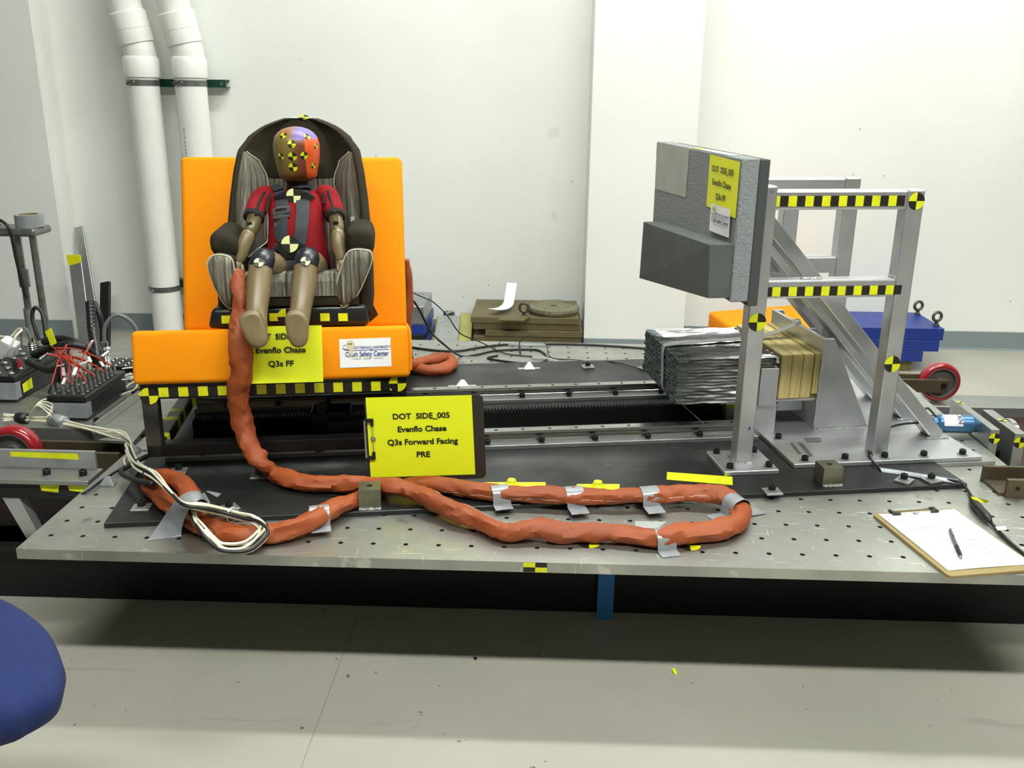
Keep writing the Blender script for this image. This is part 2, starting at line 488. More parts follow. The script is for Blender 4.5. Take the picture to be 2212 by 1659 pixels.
# under-structure of the sled
us = MB()
for yy in (2.42, 3.5): us.box(-1.15, 1.31, yy - .04, yy + .04, .17, T - PTH)
for xx in (-1.0, -.3, .45, 1.1): us.box(xx - .04, xx + .04, 2.3, 3.65, .24, T - PTH)
us.build('under_frame', M['black_beam'], sled)

# dark steel base plate of the bench
bp = MB().box(0, 2.22, 0, 1.262, 0, .0127)
steel = tag(bp.build('steel_base_plate', M['steel_dark'], frame=SF, bevel=.0015), 'dark grey steel base plate bolted askew on the aluminium sled plate', 'plate')
ZP = .0127


def rail_bar(v0, v1, label, n, u0, u1, lab2):
    t = thing('slide_rail', label, 'rail', ((u0 + u1) / 2, (v0 + v1) / 2, ZP), frame=SF, group='slide rails of the bench')
    MB().box(u0, u1, v0, v1, ZP, ZP + .0127).build('mounting_bar', M['steel_bar'], t, SF, bevel=.001)
    vm = (v0 + v1) / 2 + .012; zb = ZP + .0127
    prof = [(vm - .02, zb), (vm + .02, zb), (vm + .02, zb + .009), (vm + .0125, zb + .014), (vm + .0125, zb + .02), (vm + .0175, zb + .025), (vm + .0155, zb + .031),
            (vm - .0155, zb + .031), (vm - .0175, zb + .025), (vm - .0125, zb + .02), (vm - .0125, zb + .014), (vm - .02, zb + .009)]
    MB().prism(prof, u0 + .002, u1 - .03, 'x').build('linear_guide', M['steel_bright'], t, SF)
    k = 0; uu = u0 + .05
    while uu < u1 - .04:
        MB().lathe([(.0052, 0), (.0052, .0012)], (uu, vm, zb + .0305), n=10).build('counterbore', M['bolt'], t, SF)
        uu += .08; k += 1
    return t, vm


def socket_bolt(p, frame=SF, r=.0095, h=.015, parent=None, washer=True):
    """hex socket head screw, washer under it"""
    b = MB(); p = Vector(p)
    if washer: b.mat(1); b.cyl(p, p + Vector((0, 0, .002)), r * 1.55, n=14)
    b.mat(0)
    b.lathe([(r, .002), (r, h - .001), (r * .93, h), (r * .52, h), (r * .5, h - .006)], p, n=14)
    return b.build('bolt', [M['bolt'], M['steel_bar']], parent, frame, smooth=True)


r1, v1m = rail_bar(.372, .445, 'bright steel slide rail with bolted bar nearest the camera', 10, .06, 1.78, '')
r2, v2m = rail_bar(.785, .858, 'bright steel slide rail farther back behind the toothed rack', 10, .06, 1.78, '')
for vv, par in ((.387, r1), (.4385, r1), (.800, r2), (.8515, r2)):
    for k in range(11):
        u = .161 + .16 * k + (.0 if vv in (.387, .8) else .0)
        if u < 1.75: socket_bolt((u, vv, ZP + .0127), SF, parent=par)
# toothed rack
rk = MB(); p = .0105; u0, u1 = .1, 1.735; uu = u0; vA, vB = .563, .597
prof = [(u0, ZP)]
top = []
while uu + p <= u1 - .002:
    top += [(uu + p * .05, ZP + .047), (uu + p * .38, ZP + .056), (uu + p * .58, ZP + .056), (uu + p * .95, ZP + .047)]
    uu += p
rk.box(u0, u1, vA, vB, ZP, ZP + .0465)
for i in range(0, len(top), 4):
    q = top[i:i + 4]; rk.prism(q, vA, vB, 'y')
tag(rk.build('toothed_rack', M['rack'], frame=SF), 'long black toothed gear rack between the two slide rails', 'gear rack')
# flat bar strips beside the rack
tag(MB().box(.1, 1.80, .610, .66, ZP, ZP + .014).build('rack_backing_bar', M['steel_bar'], frame=SF, bevel=.001), 'grey backing bar behind the toothed rack', 'bar')
sb = MB().box(1.74, 1.80, .545, .60, ZP, ZP + .055)
tag(sb.build('rack_stop_block', M['alu_frame'], frame=SF, bevel=.002), 'small aluminium stop block at the end of the toothed rack', 'block')

# ------------------------------------------------------------------ marker helpers
def quad_marker(b, c, ex, ey, r, n=8, off=.0006):
    """round target with alternating quarters; material 0 yellow, 1 black"""
    c = Vector(c); ex = Vector(ex).normalized(); ey = Vector(ey).normalized(); nn = ex.cross(ey) * off
    for q in range(4):
        b.mat(0 if q in (1, 3) else 1)
        vs = [c + nn] + [c + nn + (ex * math.cos(t) + ey * math.sin(t)) * r for t in [q * PI / 2 + PI / 2 * k / n for k in range(n + 1)]]
        b.add(vs, [(0, k + 1, k + 2) for k in range(n)])
    b.mat(0)


def marker(parent, c, ex, ey, r, frame=SF, mats=None, name='target_sticker'):
    b = MB(); quad_marker(b, c, ex, ey, r)
    return b.build(name, mats or [M['yellow_tape'], M['black_tape']], parent, frame)


def strip_tape(parent, p0, ex, ey, cell, n, h, first=0, end=None, frame=SF, th=.0006, name='checker_tape'):
    """alternating tape strip starting at p0 along ex, height h along ey"""
    b = MB(); p0 = Vector(p0); ex = Vector(ex).normalized(); ey = Vector(ey).normalized(); nn = ex.cross(ey) * th
    x = 0.0
    for k in range(n):
        w = cell if not (k == 0 and end) else end
        b.mat((k + first) % 2)
        a = p0 + ex * x + nn; b.add([a, a + ex * w, a + ex * w + ey * h, a + ey * h], [(0, 1, 2, 3)])
        x += w
    return b.build(name, [M['yellow_tape'], M['black_tape']], parent, frame)


def tube_box(b, p0, p1, w, h, up=(0, 0, 1)):
    """square tube between two points"""
    p0 = Vector(p0); p1 = Vector(p1); d = (p1 - p0).normalized(); up = Vector(up)
    a = d.cross(up).normalized() * (w / 2); c = a.cross(d).normalized() * (h / 2)
    b.hexa([p0 - a - c, p0 + a - c, p0 + a + c, p0 - a + c], [p1 - a - c, p1 + a - c, p1 + a + c, p1 - a + c])


# ------------------------------------------------------------------ impact frame
ZF = ZP + .0127
fr = thing('impact_frame', 'welded square-tube aluminium frame holding the grey foam door panel', 'frame', (1.95, .4, ZP), frame=SF)
bpl = MB().box(1.795, 2.36, .150, .90, ZP, ZF).build('base_plate', M['alu_frame'], fr, SF, bevel=.0015)
TW = .047
VF, VR = .190, .535            # front faces of the two side frames
UP0, UP1 = 1.634, 2.046        # left faces of the posts
ZT = .772


def post(u, v, z0, z1, name='post', w=TW):
    return MB().box(u, u + w, v, v + w, z0, z1).build(name, M['alu_frame'], fr, SF, bevel=.004, seg=2)


fpl = MB().box(1.583, 1.738, .118, .272, ZP, ZF).build('foot_plate', M['alu_frame'], fr, SF, bevel=.0015)
post_a = post(UP0, VF - .016, ZF, ZT + .012); post(1.862, VR, .537, ZT - .05); post(UP0, VR, .50, ZT + .012)
post_b = post(UP1, VF, ZF, ZT); post(UP1, VR, ZF, ZT)
rails = []
for v in (VF, VR):
    for zt in (ZT - .001, .537):
        rails.append(MB().box(UP0 + TW, UP1, v, v + TW, zt - .050, zt).build('rail', M['alu_frame'], fr, SF, bevel=.005, seg=2))
for u in (UP0,):
    for zt in (ZT, .52):
        MB().box(u, u + TW, VF + TW - .016, VR, zt - .05, zt).build('cross_rail', M['alu_frame'], fr, SF, bevel=.004)
# diagonal braces
for v in (.30, .467, .65):
    b = MB(); tube_box(b, (1.664, v + .03, .735), (2.315, v + .03, ZF + .005), .04, .062, up=(0, 1, 0))
    b.build('diagonal_brace', M['alu_frame'], fr, SF, bevel=.004, seg=2)


def weld(pts, r=.0045, parent=None):
    pts = [Vector(p) for p in pts]; out = []
    for a, c in zip(pts, pts[1:]):
        n = max(2, int((c - a).length / .006))
        out += [a + (c - a) * (i / n) for i in range(n)]
    out.append(pts[-1]); rg = rnd(len(out))
    b = MB(); b.sweep(out, [r * rg.uniform(.75, 1.25) for _ in out], n=6)
    return b.build('weld_bead', M['weld'], parent, SF, smooth=True)


weld([(UP0 - .002, VF - .016 + TW, ZF), (UP0 - .002, VF - .018, ZF), (UP0 + TW, VF - .018, ZF)], parent=fr)
weld([(UP1, VF - .002, ZF), (UP1 + TW, VF - .002, ZF)], parent=fr)
weld([(2.275, .298, ZF + .002), (2.345, .298, ZF + .002)], parent=fr); weld([(2.275, .465, ZF + .002), (2.33, .465, ZF + .002)], parent=fr)
weld([(1.78, VF + .012, .5385), (1.84, VF + .012, .5385)], r=.004, parent=fr)
weld([(UP1 - .001, VF + .004, .539), (UP1 - .001, VF + TW - .006, .539)], r=.004, parent=fr)
# frame bolts
for u, v in ((1.605, .14), (1.716, .14), (1.605, .25), (1.716, .25)): socket_bolt((u, v, ZF), parent=fpl)
for k in range(5): socket_bolt((1.835 + k * .119, .172, ZF), parent=bpl)
socket_bolt((1.83, .345, ZF), parent=bpl); socket_bolt((2.32, .5, ZF), parent=bpl)
# checker tape and targets
zt = ZT - .001
strip_tape(rails[0], (UP0 + TW + .002, VF - .001, zt - .0405), (1, 0, 0), (0, 0, 1), .0228, 16, .027, first=0, end=.012)
strip_tape(rails[1], (UP0 + TW + .001, VF - .001, .537 - .0425), (1, 0, 0), (0, 0, 1), .0228, 17, .025, first=1, end=.016)
marker(post_b, (UP1 + .024, VF - .001, zt - .028), (1, 0, 0), (0, 0, 1), .0225)
p = sv(1633, 696, VF - .016); marker(post_a, (UP0 + .024, VF - .017, p.z), (1, 0, 0), (0, 0, 1), .0245)
p = sv(1932, 786, VF); marker(post_b, (UP1 + .021, VF - .001, p.z), (1, 0, 0), (0, 0, 1), .0235)


def text(body, size, parent, M4, mt, frame=SF, align='CENTER', name='lettering', off=.0, shear=0, sx=1.0):
    """flat lettering; M4 maps x right, y up, z out of the sheet into the frame"""
    cu = bpy.data.curves.new('t', 'FONT'); cu.body = body; cu.size = size; cu.align_x = align; cu.align_y = 'CENTER'
    cu.offset = off; cu.shear = shear; cu.resolution_u = 3
    ob = bpy.data.objects.new('t', cu); C.objects.link(ob)
    dg = bpy.context.evaluated_depsgraph_get(); dg.update()
    me = bpy.data.meshes.new_from_object(ob.evaluated_get(dg))
    bpy.data.objects.remove(ob); bpy.data.curves.remove(cu)
    b = MB(); S = Matrix.Diagonal((sx, 1, 1, 1))
    b.add([M4 @ (S @ v.co) for v in me.vertices], [list(pg.vertices) for pg in me.polygons])
    bpy.data.meshes.remove(me)
    return b.build(name, mt, parent, frame)


def sheet_matrix(c, ex, ey, out=.0008):
    c = Vector(c); ex = Vector(ex).normalized(); ey = Vector(ey).normalized(); ez = ex.cross(ey); ey = ez.cross(ex); c = c + ez * out
    return Matrix(((ex.x, ey.x, ez.x, c.x), (ex.y, ey.y, ez.y, c.y), (ex.z, ey.z, ez.z, c.z), (0, 0, 0, 1)))


# pen marks on the posts
M['pen'] = mat('blue_pen', srgb(50, 50, 150), 0.6)
p = sv(1614, 926, VF - .016); text('.4', .016, post_a, sheet_matrix((p.x + .004, VF - .017, p.z), (1, 0, 0), (0, 0, 1)), M['pen'], name='pen_mark')
p = sv(1664, 414, VF - .016); text('3', .012, post_a, sheet_matrix((UP0 + .03, VF - .017, p.z), (0, 0, -1), (1, 0, 0)), M['pen'], name='pen_mark')

# ------------------------------------------------------------------ foam door panel
UFm = 1.557
panel = thing('door_panel', 'upright grey foam door panel with dark backing on the impact frame', 'panel', (1.59, .49, .48), frame=SF)
VN, VE = .118, .868
ZB0, ZB1 = .497, .856
MB().box(UFm, UFm + .047, VN, VE, ZB0, ZB1).build('foam_slab', M['foam'], panel, SF, bevel=.003)
MB().box(UFm + .048, 1.632, VN + .003, VE, ZB0 - .012, ZB1 - .003).build('backing_board', M['foam_back'], panel, SF, bevel=.002)
p = [su(*q, UFm) for q in ((1419, 312), (1490, 322), (1482, 428), (1421, 408))]
b = MB(); b.add([Vector((UFm - .0012, q.y, min(q.z, ZB1))) for q in (Vector((0, VE, .855)), Vector((0, .531, .855)), Vector((0, .534, .716)), Vector((0, .86, .708)))], [(0, 1, 2, 3)])
M['patch'] = mat('pale_foam_patch', srgb(178, 184, 176), 0.8, col2=srgb(168, 174, 166), scale=8)
speckle(M['patch'], srgb(90, 92, 84), 12, 0.70, (1, 1, .1), 0.7)
b.build('pale_patch', M['patch'], panel, SF)
M['sheet_white'] = M['white_paper']
b = MB(); b.add([(UFm + .002, .45, ZB1 + .0012), (UFm + .028, .44, ZB1 + .0015), (UFm + .032, .20, ZB1 + .0018), (UFm + .002, .215, ZB1 + .001)], [(0, 1, 2, 3)])
b.build('top_paper', M['white_paper'], panel, SF)
b = MB(); b.add([(UFm + .002, .52, ZB1 + .0013), (UFm + .02, .52, ZB1 + .0013), (UFm + .028, .44, ZB1 + .0012), (UFm + .002, .45, ZB1 + .0011)], [(0, 1, 2, 3)])
b.build('top_tape', M['yellow_tape'], panel, SF)

arm = MB(); a0 = 1.4915
arm.hexa([(a0 + .006, VN + .002, .508), (UFm - .001, VN + .002, .508), (UFm - .001, .745, .508), (a0 - .004, .745, .436)],
         [(a0, VN + .002, .646), (UFm - .001, VN + .002, .646), (UFm - .001, .745, .618), (a0, .745, .618)])
tag(arm.build('armrest_block', M['foam_dark'], frame=SF, bevel=.002), 'charcoal foam armrest block sticking out of the door panel', 'foam block')

# sheets on the panel
sg = thing('paper_sign', 'yellow paper sign stuck on the grey foam door panel', 'sign', (UFm - .001, .232, .715), frame=SF, group='yellow test signs')
MA = sheet_matrix((UFm - .0012, .235, .7825), (0, -1, 0), (0, 0, 1), 0)
b = MB(); b.grid(lambda s, t: MA @ Vector(((s - .5) * .224, (t - .5) * .137 - .004 * s, .001 + .0025 * math.sin(s * 3) * (1 - t))), 6, 4); sht = b.build('sheet', M['yellow'], sg, SF)
for k, (s, sx) in enumerate((('DOT  SIDE_005', 1.15), ('Evenflo Chase', 1.15), ('Q3s FF', 1.2))):
    text(s, .021, sht, MA @ Matrix.Translation((0, .034 - .034 * k, .0045)), M['ink'], off=.0006, sx=sx)


def logo_card(parent, M4, w, h, frame=SF):
    """white card with the test centre's printed logo"""
    blue = M['logo_blue']
    b = MB(); b.grid(lambda s, t: M4 @ Vector(((s - .5) * w, (t - .5) * h, .0006 + .0012 * math.sin(s * 5) * (1 - t) ** 2)), 8, 4); parent = b.build('card', M['white_paper'], parent, frame)
    Z = Matrix.Translation((0, 0, .0022))
    k = h / .13
    text('KETTERING UNIVERSITY', .0155 * k, parent, M4 @ Z @ Matrix.Translation((w * .13, h * .18, 0)), blue, frame, off=.0001, sx=w / h / 1.75)
    text('Crash Safety Center', .030 * k, parent, M4 @ Z @ Matrix.Translation((w * .03, -h * .045, 0)), blue, frame, off=.0003, sx=.78 * w / h / 1.75)
    text('UNIVERSITY    INDUSTRY    COMMUNITY', .0075 * k, parent, M4 @ Z @ Matrix.Translation((w * .05, -h * .21, 0)), M['ink'], frame, sx=w / h / 1.75)
    b = MB(); pts = [(.02 + .48 * 1, .095)] ; arc = []
    b.add([M4 @ Vector((x * w, y * h, .002)) for x, y in ((-.3, .085), (.46, .085), (.46, .10), (-.3, .10))], [(0, 1, 2, 3)])
    arc = [Vector((-.30 * w - .14 * w * math.sin(t), h * (.20 - .11 * math.cos(t)), .002)) for t in [PI * i / 12 for i in range(13)]]
    for i in range(12):
        a, c = arc[i], arc[i + 1]; d = Vector((0, .006 * k * (1 - i / 13), 0)); e = Vector((0, .006 * k * (1 - (i + 1) / 13), 0))
        b.add([M4 @ a, M4 @ c, M4 @ (c + e), M4 @ (a + d)], [(0, 1, 2, 3)])
    b.add([M4 @ Vector((.12 * w + .02 * w * math.cos(t), .092 * h + .03 * h * math.sin(t), .0023)) for t in [2 * PI * i / 12 for i in range(12)]], [list(range(12))])
    b.build('swoosh', blue, parent, frame)
    hd = MB(); cx, cy = -.285 * w, .27 * h
    hd.add([M4 @ Vector((cx + .085 * w * math.cos(t) * (.8 if math.sin(t) < 0 else 1), cy + .19 * h * math.sin(t), .0024)) for t in [2 * PI * i / 16 for i in range(16)]], [list(range(16))])
    hd.add([M4 @ Vector((cx + x * w, cy + y * h, .0024)) for x, y in ((-.03, -.16), (.05, -.16), (.04, -.36), (-.005, -.36))], [(0, 1, 2, 3)])
    hd.build('emblem_head', M['logo_tan'], parent, frame)
    ey = MB()
    for dx in (-.035, .015):
        ey.add([M4 @ Vector((cx + dx * w + .016 * w * math.cos(t), cy + .05 * h + .03 * h * math.sin(t), .0027)) for t in [2 * PI * i / 8 for i in range(8)]], [list(range(8))])
    ey.build('emblem_eyes', M['ink'], parent, frame)
    b = MB(); b.add([M4 @ Vector((x * w, y * h, .0021)) for x, y in ((-.34, -.145), (.44, -.145), (.44, -.135), (-.34, -.135))], [(0, 1, 2, 3)]); b.build('gold_line', M['logo_gold'], parent, frame)


M['logo_blue'] = mat('logo_blue_print', srgb(58, 62, 140), 0.6); M['logo_tan'] = mat('logo_tan_print', srgb(216, 208, 160), 0.6); M['logo_gold'] = mat('logo_gold_print', srgb(214, 206, 120), 0.6)
lc = thing('logo_card', 'small white logo card curling off the grey foam door panel', 'card', (UFm - .002, .224, .655), frame=SF, group='white logo cards')
logo_card(lc, sheet_matrix((UFm - .006, .224, .692), (0, -1, .01), (0, 0, 1), 0), .149, .072)

# ------------------------------------------------------------------ backstop, shelf, wood, honeycomb
bs = thing('backstop_bracket', 'aluminium backstop bracket with triangular gussets and shelf behind the honeycomb', 'bracket', (1.98, .6, ZF), frame=SF)
MB().box(1.972, 1.984, .410, .805, ZF, .312).build('stop_plate', M['alu_frame'], bs, SF, bevel=.001)
for v in (.412, .535, .658, .790):
    MB().prism([(1.984, ZF), (2.148, ZF), (2.006, .312), (1.984, .312)], v, v + .012, 'y').build('gusset', M['alu_frame'], bs, SF, bevel=.001)
MB().box(1.66, 1.972, .42, .80, .116, .124).build('shelf', M['alu_frame'], bs, SF, bevel=.001)
for vv in (.50, .66): MB().box(1.884, 1.972, vv, vv + .06, .055, .115).build('shelf_support', M['alu_frame'], bs, SF, bevel=.003)
weld([(1.985, .411, ZF), (2.14, .411, ZF)], r=.0035, parent=bs); weld([(1.971, .411, ZF + .01), (1.971, .411, .30)], r=.002, parent=bs)
lab = ['pine board at the front of the stack, against the honeycomb', 'middle pine board of the stack behind the honeycomb', 'rear pine board of the stack, beside the plywood']
for k in range(3):
    u = 1.846 + k * .0355
    o = MB().box(u, u + .0348, .414 + .002 * k, .792, .125, .2655).build('pine_board', M['wood'], frame=SF, bevel=.004, seg=2)
    tag(o, lab[k], 'board', 'pine boards behind the honeycomb')
for k in range(2):
    u = 1.9528 + k * .0095
    o = MB().box(u, u + .009, .414, .79, .140, .268).build('plywood_sheet', M['ply'], frame=SF, bevel=.0006)
    tag(o, ('thin plywood sheet next to the pine boards', 'thin plywood sheet against the backstop plate')[k], 'board', 'plywood sheets behind the honeycomb')
    if k == 0: o.location.z -= 0.0
sp = MB().box(1.9528, 1.9712, .42, .785, .1245, .1395); tag(sp.build('packing_strip', M['wood_dark'], frame=SF), 'dark packing strip under the plywood sheets', 'strip')

hc = thing('honeycomb_block', 'shiny aluminium honeycomb crush block on the shelf, open cells facing left', 'honeycomb block', (1.67, .585, .125), frame=SF)
HU0, HU1, HV0, HV1, HZ0, HZ1 = 1.525, 1.828, .402, .765, .1255, .262
b = MB(); cs = .0125; rg = rnd(5)
# hexagonal cell tubes: outline foil walls along u
sk = MB()
nv = int((HV1 - HV0) / cs * 1.3); nz = int((HZ1 - HZ0) / cs * 1.3)
# corrugated skin around the block
prof = []
for i in range(nv * 2 + 1): prof.append((HV0 + (HV1 - HV0) * i / (nv * 2), HZ1 - (.004 if i % 2 else 0)))
for i in range(1, nz * 2 + 1): prof.append((HV1 - (.004 if i % 2 else 0), HZ1 - (HZ1 - HZ0) * i / (nz * 2)))
for i in range(1, nv * 2 + 1): prof.append((HV1 - (HV1 - HV0) * i / (nv * 2), HZ0 + (.004 if i % 2 else 0)))
for i in range(1, nz * 2): prof.append((HV0 + (.005 if i % 2 else 0), HZ0 + (HZ1 - HZ0) * i / (nz * 2)))
n = len(prof); NU = 14
vs = []
for a in range(NU + 1):
    for (v, z) in prof:
        ed = rg.uniform(-.0018, .0018)
        u = HU0 + (HU1 - HU0) * a / NU + (rg.uniform(-.004, .002) if a in (0, NU) else 0)
        vs.append((u, v + ed * .5, z + ed))
sk.add(vs, [(a * n + i, a * n + (i + 1) % n, (a + 1) * n + (i + 1) % n, (a + 1) * n + i) for a in range(NU) for i in range(n)])
sk.build('foil_skin', M['honey'], hc, SF, smooth=28)
cl = MB()
nv = int((HV1 - HV0) / cs); nz = int((HZ1 - HZ0) / cs)
for i in range(nv * 1 + 1):
    for j in range(nz * 1 + 1):
        cv = HV0 + .006 + (HV1 - HV0 - .012) * (i + (.5 if j % 2 else 0)) / (nv + .5); cz = HZ0 + .006 + (HZ1 - HZ0 - .012) * j / nz
        if cv > HV1 - .004: continue
        r = .0066; j0 = rg.uniform(-.003, .001)
        ring = [(cv + r * math.cos(PI / 3 * k + PI / 6), cz + r * math.sin(PI / 3 * k + PI / 6)) for k in range(6)]
        ri = [(cv + r * .86 * math.cos(PI / 3 * k + PI / 6), cz + r * .86 * math.sin(PI / 3 * k + PI / 6)) for k in range(6)]
        vs = [(HU0 + j0 + rg.uniform(-.0015, .0015), q[0], q[1]) for q in ring] + [(HU0 + j0, q[0], q[1]) for q in ri] + [(HU0 + .03, q[0], q[1]) for q in ri] + [(HU0 + .03, q[0], q[1]) for q in ring]
        cl.add(vs, [(k, (k + 1) % 6, (k + 1) % 6 + 6, k + 6) for k in range(6)] + [(k + 6, (k + 1) % 6 + 6, (k + 1) % 6 + 12, k + 12) for k in range(6)] + [(k, (k + 1) % 6, (k + 1) % 6 + 18, k + 18) for k in range(6)])
cl.add([(HU0 + .03, HV0 + .006, HZ0 + .006), (HU0 + .03, HV1 - .006, HZ0 + .006), (HU0 + .03, HV1 - .006, HZ1 - .006), (HU0 + .03, HV0 + .006, HZ1 - .006)], [(0, 1, 2, 3)])
tag(cl.build('cells', M['honey_dark'], hc, SF), kind='stuff')
b = MB()
for i in range(40):
    z = HZ0 + (HZ1 - HZ0) * rg.random(); v = HV0 + rg.uniform(-.004, .004)
    if i % 2: v = HV0 + (HV1 - HV0) * rg.random(); z = HZ1 - .001
    b.cyl((HU1 + rg.uniform(-.003, .004), v - .004, z), (HU1 + rg.uniform(-.003, .004), v + .004, z), .0045, n=7)
tag(b.build('torn_edge', M['honey'], hc, SF, smooth=True), kind='stuff')
# retaining strap over the honeycomb
stp = [(1.62, .42, .055), (1.545, .50, .118), (HU0 - .006, .52, .135), (HU0 - .007, .535, .20), (HU0 - .005, .545, .258), (HU0 + .02, .552, .267), (1.70, .575, .2705), (1.846, .596, .2745), (1.95, .611, .300), (1.975, .617, .316), (1.99, .619, .314)]
S = spline(stp, 5); b = MB(); W = Vector((0, .0135, 0))
vs = []
for q in S: vs += [q - W, q + W, q + W + Vector((0, 0, .0012)), q - W + Vector((0, 0, .0012))]
k = len(S); b.add(vs, [(i * 4 + a, i * 4 + (a + 1) % 4, i * 4 + 4 + (a + 1) % 4, i * 4 + 4 + a) for i in range(k - 1) for a in range(4)])
M['strap_grey'] = mat('grey_webbing', srgb(150, 152, 150), 0.45, 0.1, bump=0.1, bscale=200)
tag(b.build('retaining_strap', M['strap_grey'], frame=SF), 'grey strap pulled over the honeycomb to the backstop plate', 'strap')
cardm = MB().box(1.835, 1.8435, .4145, .79, .126, .236); 
pw = MB(); pw.add([(1.79, .4005, .118), (1.83, .4005, .118), (1.83, .4005, .225), (1.79, .4005, .225)], [(0, 1, 2, 3)])
tag(MB().box(1.775, 1.831, .388, .397, .116, .232).build('side_guard', M['alu_frame'], frame=SF, bevel=.001), 'plain aluminium side guard plate at the near end of the honeycomb', 'plate')
tag(MB().box(1.73, 1.84, .40, .415, ZP, .1155).build('shelf_leg', M['alu_frame'], frame=SF, bevel=.001), 'flat aluminium leg under the honeycomb shelf behind the front post', 'leg plate')

# ------------------------------------------------------------------ test bench with orange cushions
from mathutils.bvhtree import BVHTree
bn = thing('test_bench', 'black steel-tube test bench with yellow checker tape along its front', 'bench', (.38, .53, .056), frame=SF)
BU0, BU1 = .034, .731


def bar(name, p0, p1, w, h, up=(0, 0, 1), m='black_metal', par=None):
    b = MB(); tube_box(b, p0, p1, w, h, up); return b.build(name, M[m], par or bn, SF, bevel=.003, seg=2)


frl = bar('front_rail', (BU0, .325, .243), (BU1, .325, .243), .04, .046)
bar('bottom_rail', (BU0, .325, .074), (BU1, .325, .074), .04, .036)
M['worn_black'] = mat('worn_black_paint', srgb(74, 70, 62), 0.4, 0.3, col2=srgb(40, 38, 35), scale=14)
bar('front_leg', (BU0 + .02, .325, .056), (BU0 + .02, .325, .222), .04, .04, (0, 1, 0), 'worn_black'); bar('front_leg', (BU1 - .02, .325, .056), (BU1 - .02, .325, .222), .04, .04, (0, 1, 0))
bar('rear_leg', (BU0 + .02, .84, .056), (BU0 + .02, .84, .20), .04, .04, (0, 1, 0)); bar('rear_leg', (BU1 - .02, .84, .056), (BU1 - .02, .84, .20), .04, .04, (0, 1, 0))
SRL = []
for u in (BU0 + .02, BU1 - .02):
    srl = bar('side_rail', (u, .345, .074), (u, .86, .074), .04, .036); bar('side_rail', (u, .345, .235), (u, .86, .145), .036, .03)
    SRL.append(srl)
    bar('back_upright', (u + (.07 if u < .3 else -.06), .83, .12), (u + (.07 if u < .3 else -.06), 1.01, .70), .036, .04, (1, 0, 0))
bar('rear_rail', (BU0, .85, .074), (BU1, .85, .074), .04, .036); bar('rear_rail', (BU0, .86, .15), (BU1, .86, .15), .04, .036)
bar('seat_pan', (BU0 + .02, .55, .175), (BU1 - .02, .55, .175), .42, .006, (0, .26, 1))
bar('back_pan', (BU0 + .07, .955, .50), (BU1 - .05, .955, .50), .006, .42, (0, .34, .94))
for va, vb_ in ((.365, .40), (.50, .535), (.575, .605), (.70, .76)): bar('hazard_tape', (BU0 + .02, va, .074), (BU0 + .02, vb_, .074), .0412, .0372, m='yellow_tape', par=SRL[0])
strip_tape(frl, (BU0 + .047, .3042, .2265), (1, 0, 0), (0, 0, 1), .0252, 25, .027)
marker(frl, (BU0 + .022, .3035, .231), (1, 0, 0), (0, 0, 1), .0235); marker(frl, (BU1 - .024, .3035, .246), (1, 0, 0), (0, 0, 1), .0235)
# mechanism under the seat
br = thing('brake_unit', 'dark brake mechanism with a round boss under the orange seat', 'brake', (.47, .5, ZP), frame=SF)
MB().box(.455, .57, .468, .54, ZP, .115).build('body', M['black_metal'], br, SF, bevel=.004)
MB().box(.50, .60, .452, .467, ZP + .03, .088).build('plate', M['steel_dark'], br, SF, bevel=.002)
b = MB(); b.lathe([(.014, 0), (.014, .012), (.009, .012), (.009, .002)], (.488, .467, .13), (0, -1, 0), n=20); b.build('boss', M['steel_dark'], br, SF, smooth=True)
for u in (.513, .543, .575): socket_bolt((u, .445, ZP), parent=br)


# cushions
def soft_box(name, prof, u0, u1, r, mt, par=None, frame=SF, sag=.004, seed=1, n=30):
    """cushion: rounded box, profile polygon in (v,z)"""
    b = MB(); b.prism(prof, u0, u1, 'x')
    o = b.build(name, mt, par, frame, bevel=r, seg=4, smooth=True)
    return o


t15 = math.radians(15); ct, st = math.cos(t15), math.sin(t15)
fb = (.286, .268); ft = (fb[0] + .140 * st, fb[1] + .140 * ct)
bt = (ft[0] + .47 * ct, ft[1] - .47 * st); bb = (fb[0] + .47 * ct, fb[1] - .47 * st)
tag(soft_box('seat_cushion', [fb, ft, bt, bb], .022, .742, .014, M['orange']), 'orange seat cushion lying on the black test bench', 'cushion')
t20 = math.radians(20); cr, sr = math.cos(t20), math.sin(t20)
q0 = (bt[0] - .035, bt[1] + .012); q1 = (q0[0] + .545 * sr, q0[1] + .545 * cr)
q2 = (q1[0] + .10 * cr, q1[1] - .10 * sr); q3 = (q0[0] + .10 * cr, q0[1] - .10 * sr)
tag(soft_box('back_cushion', [q0, q1, q2, q3], .060, .742, .018, M['orange']), 'orange backrest cushion behind the child car seat', 'cushion')
# creases: folded cover corner on the right
MB().sweep(spline([(.7435, .297, .285), (.7445, .302, .33), (.7435, .318, .385), (.735, .345, .402)], 5), .003, n=6).build('cover_fold', M['orange'], bpy.data.objects['seat_cushion'], SF, smooth=True)

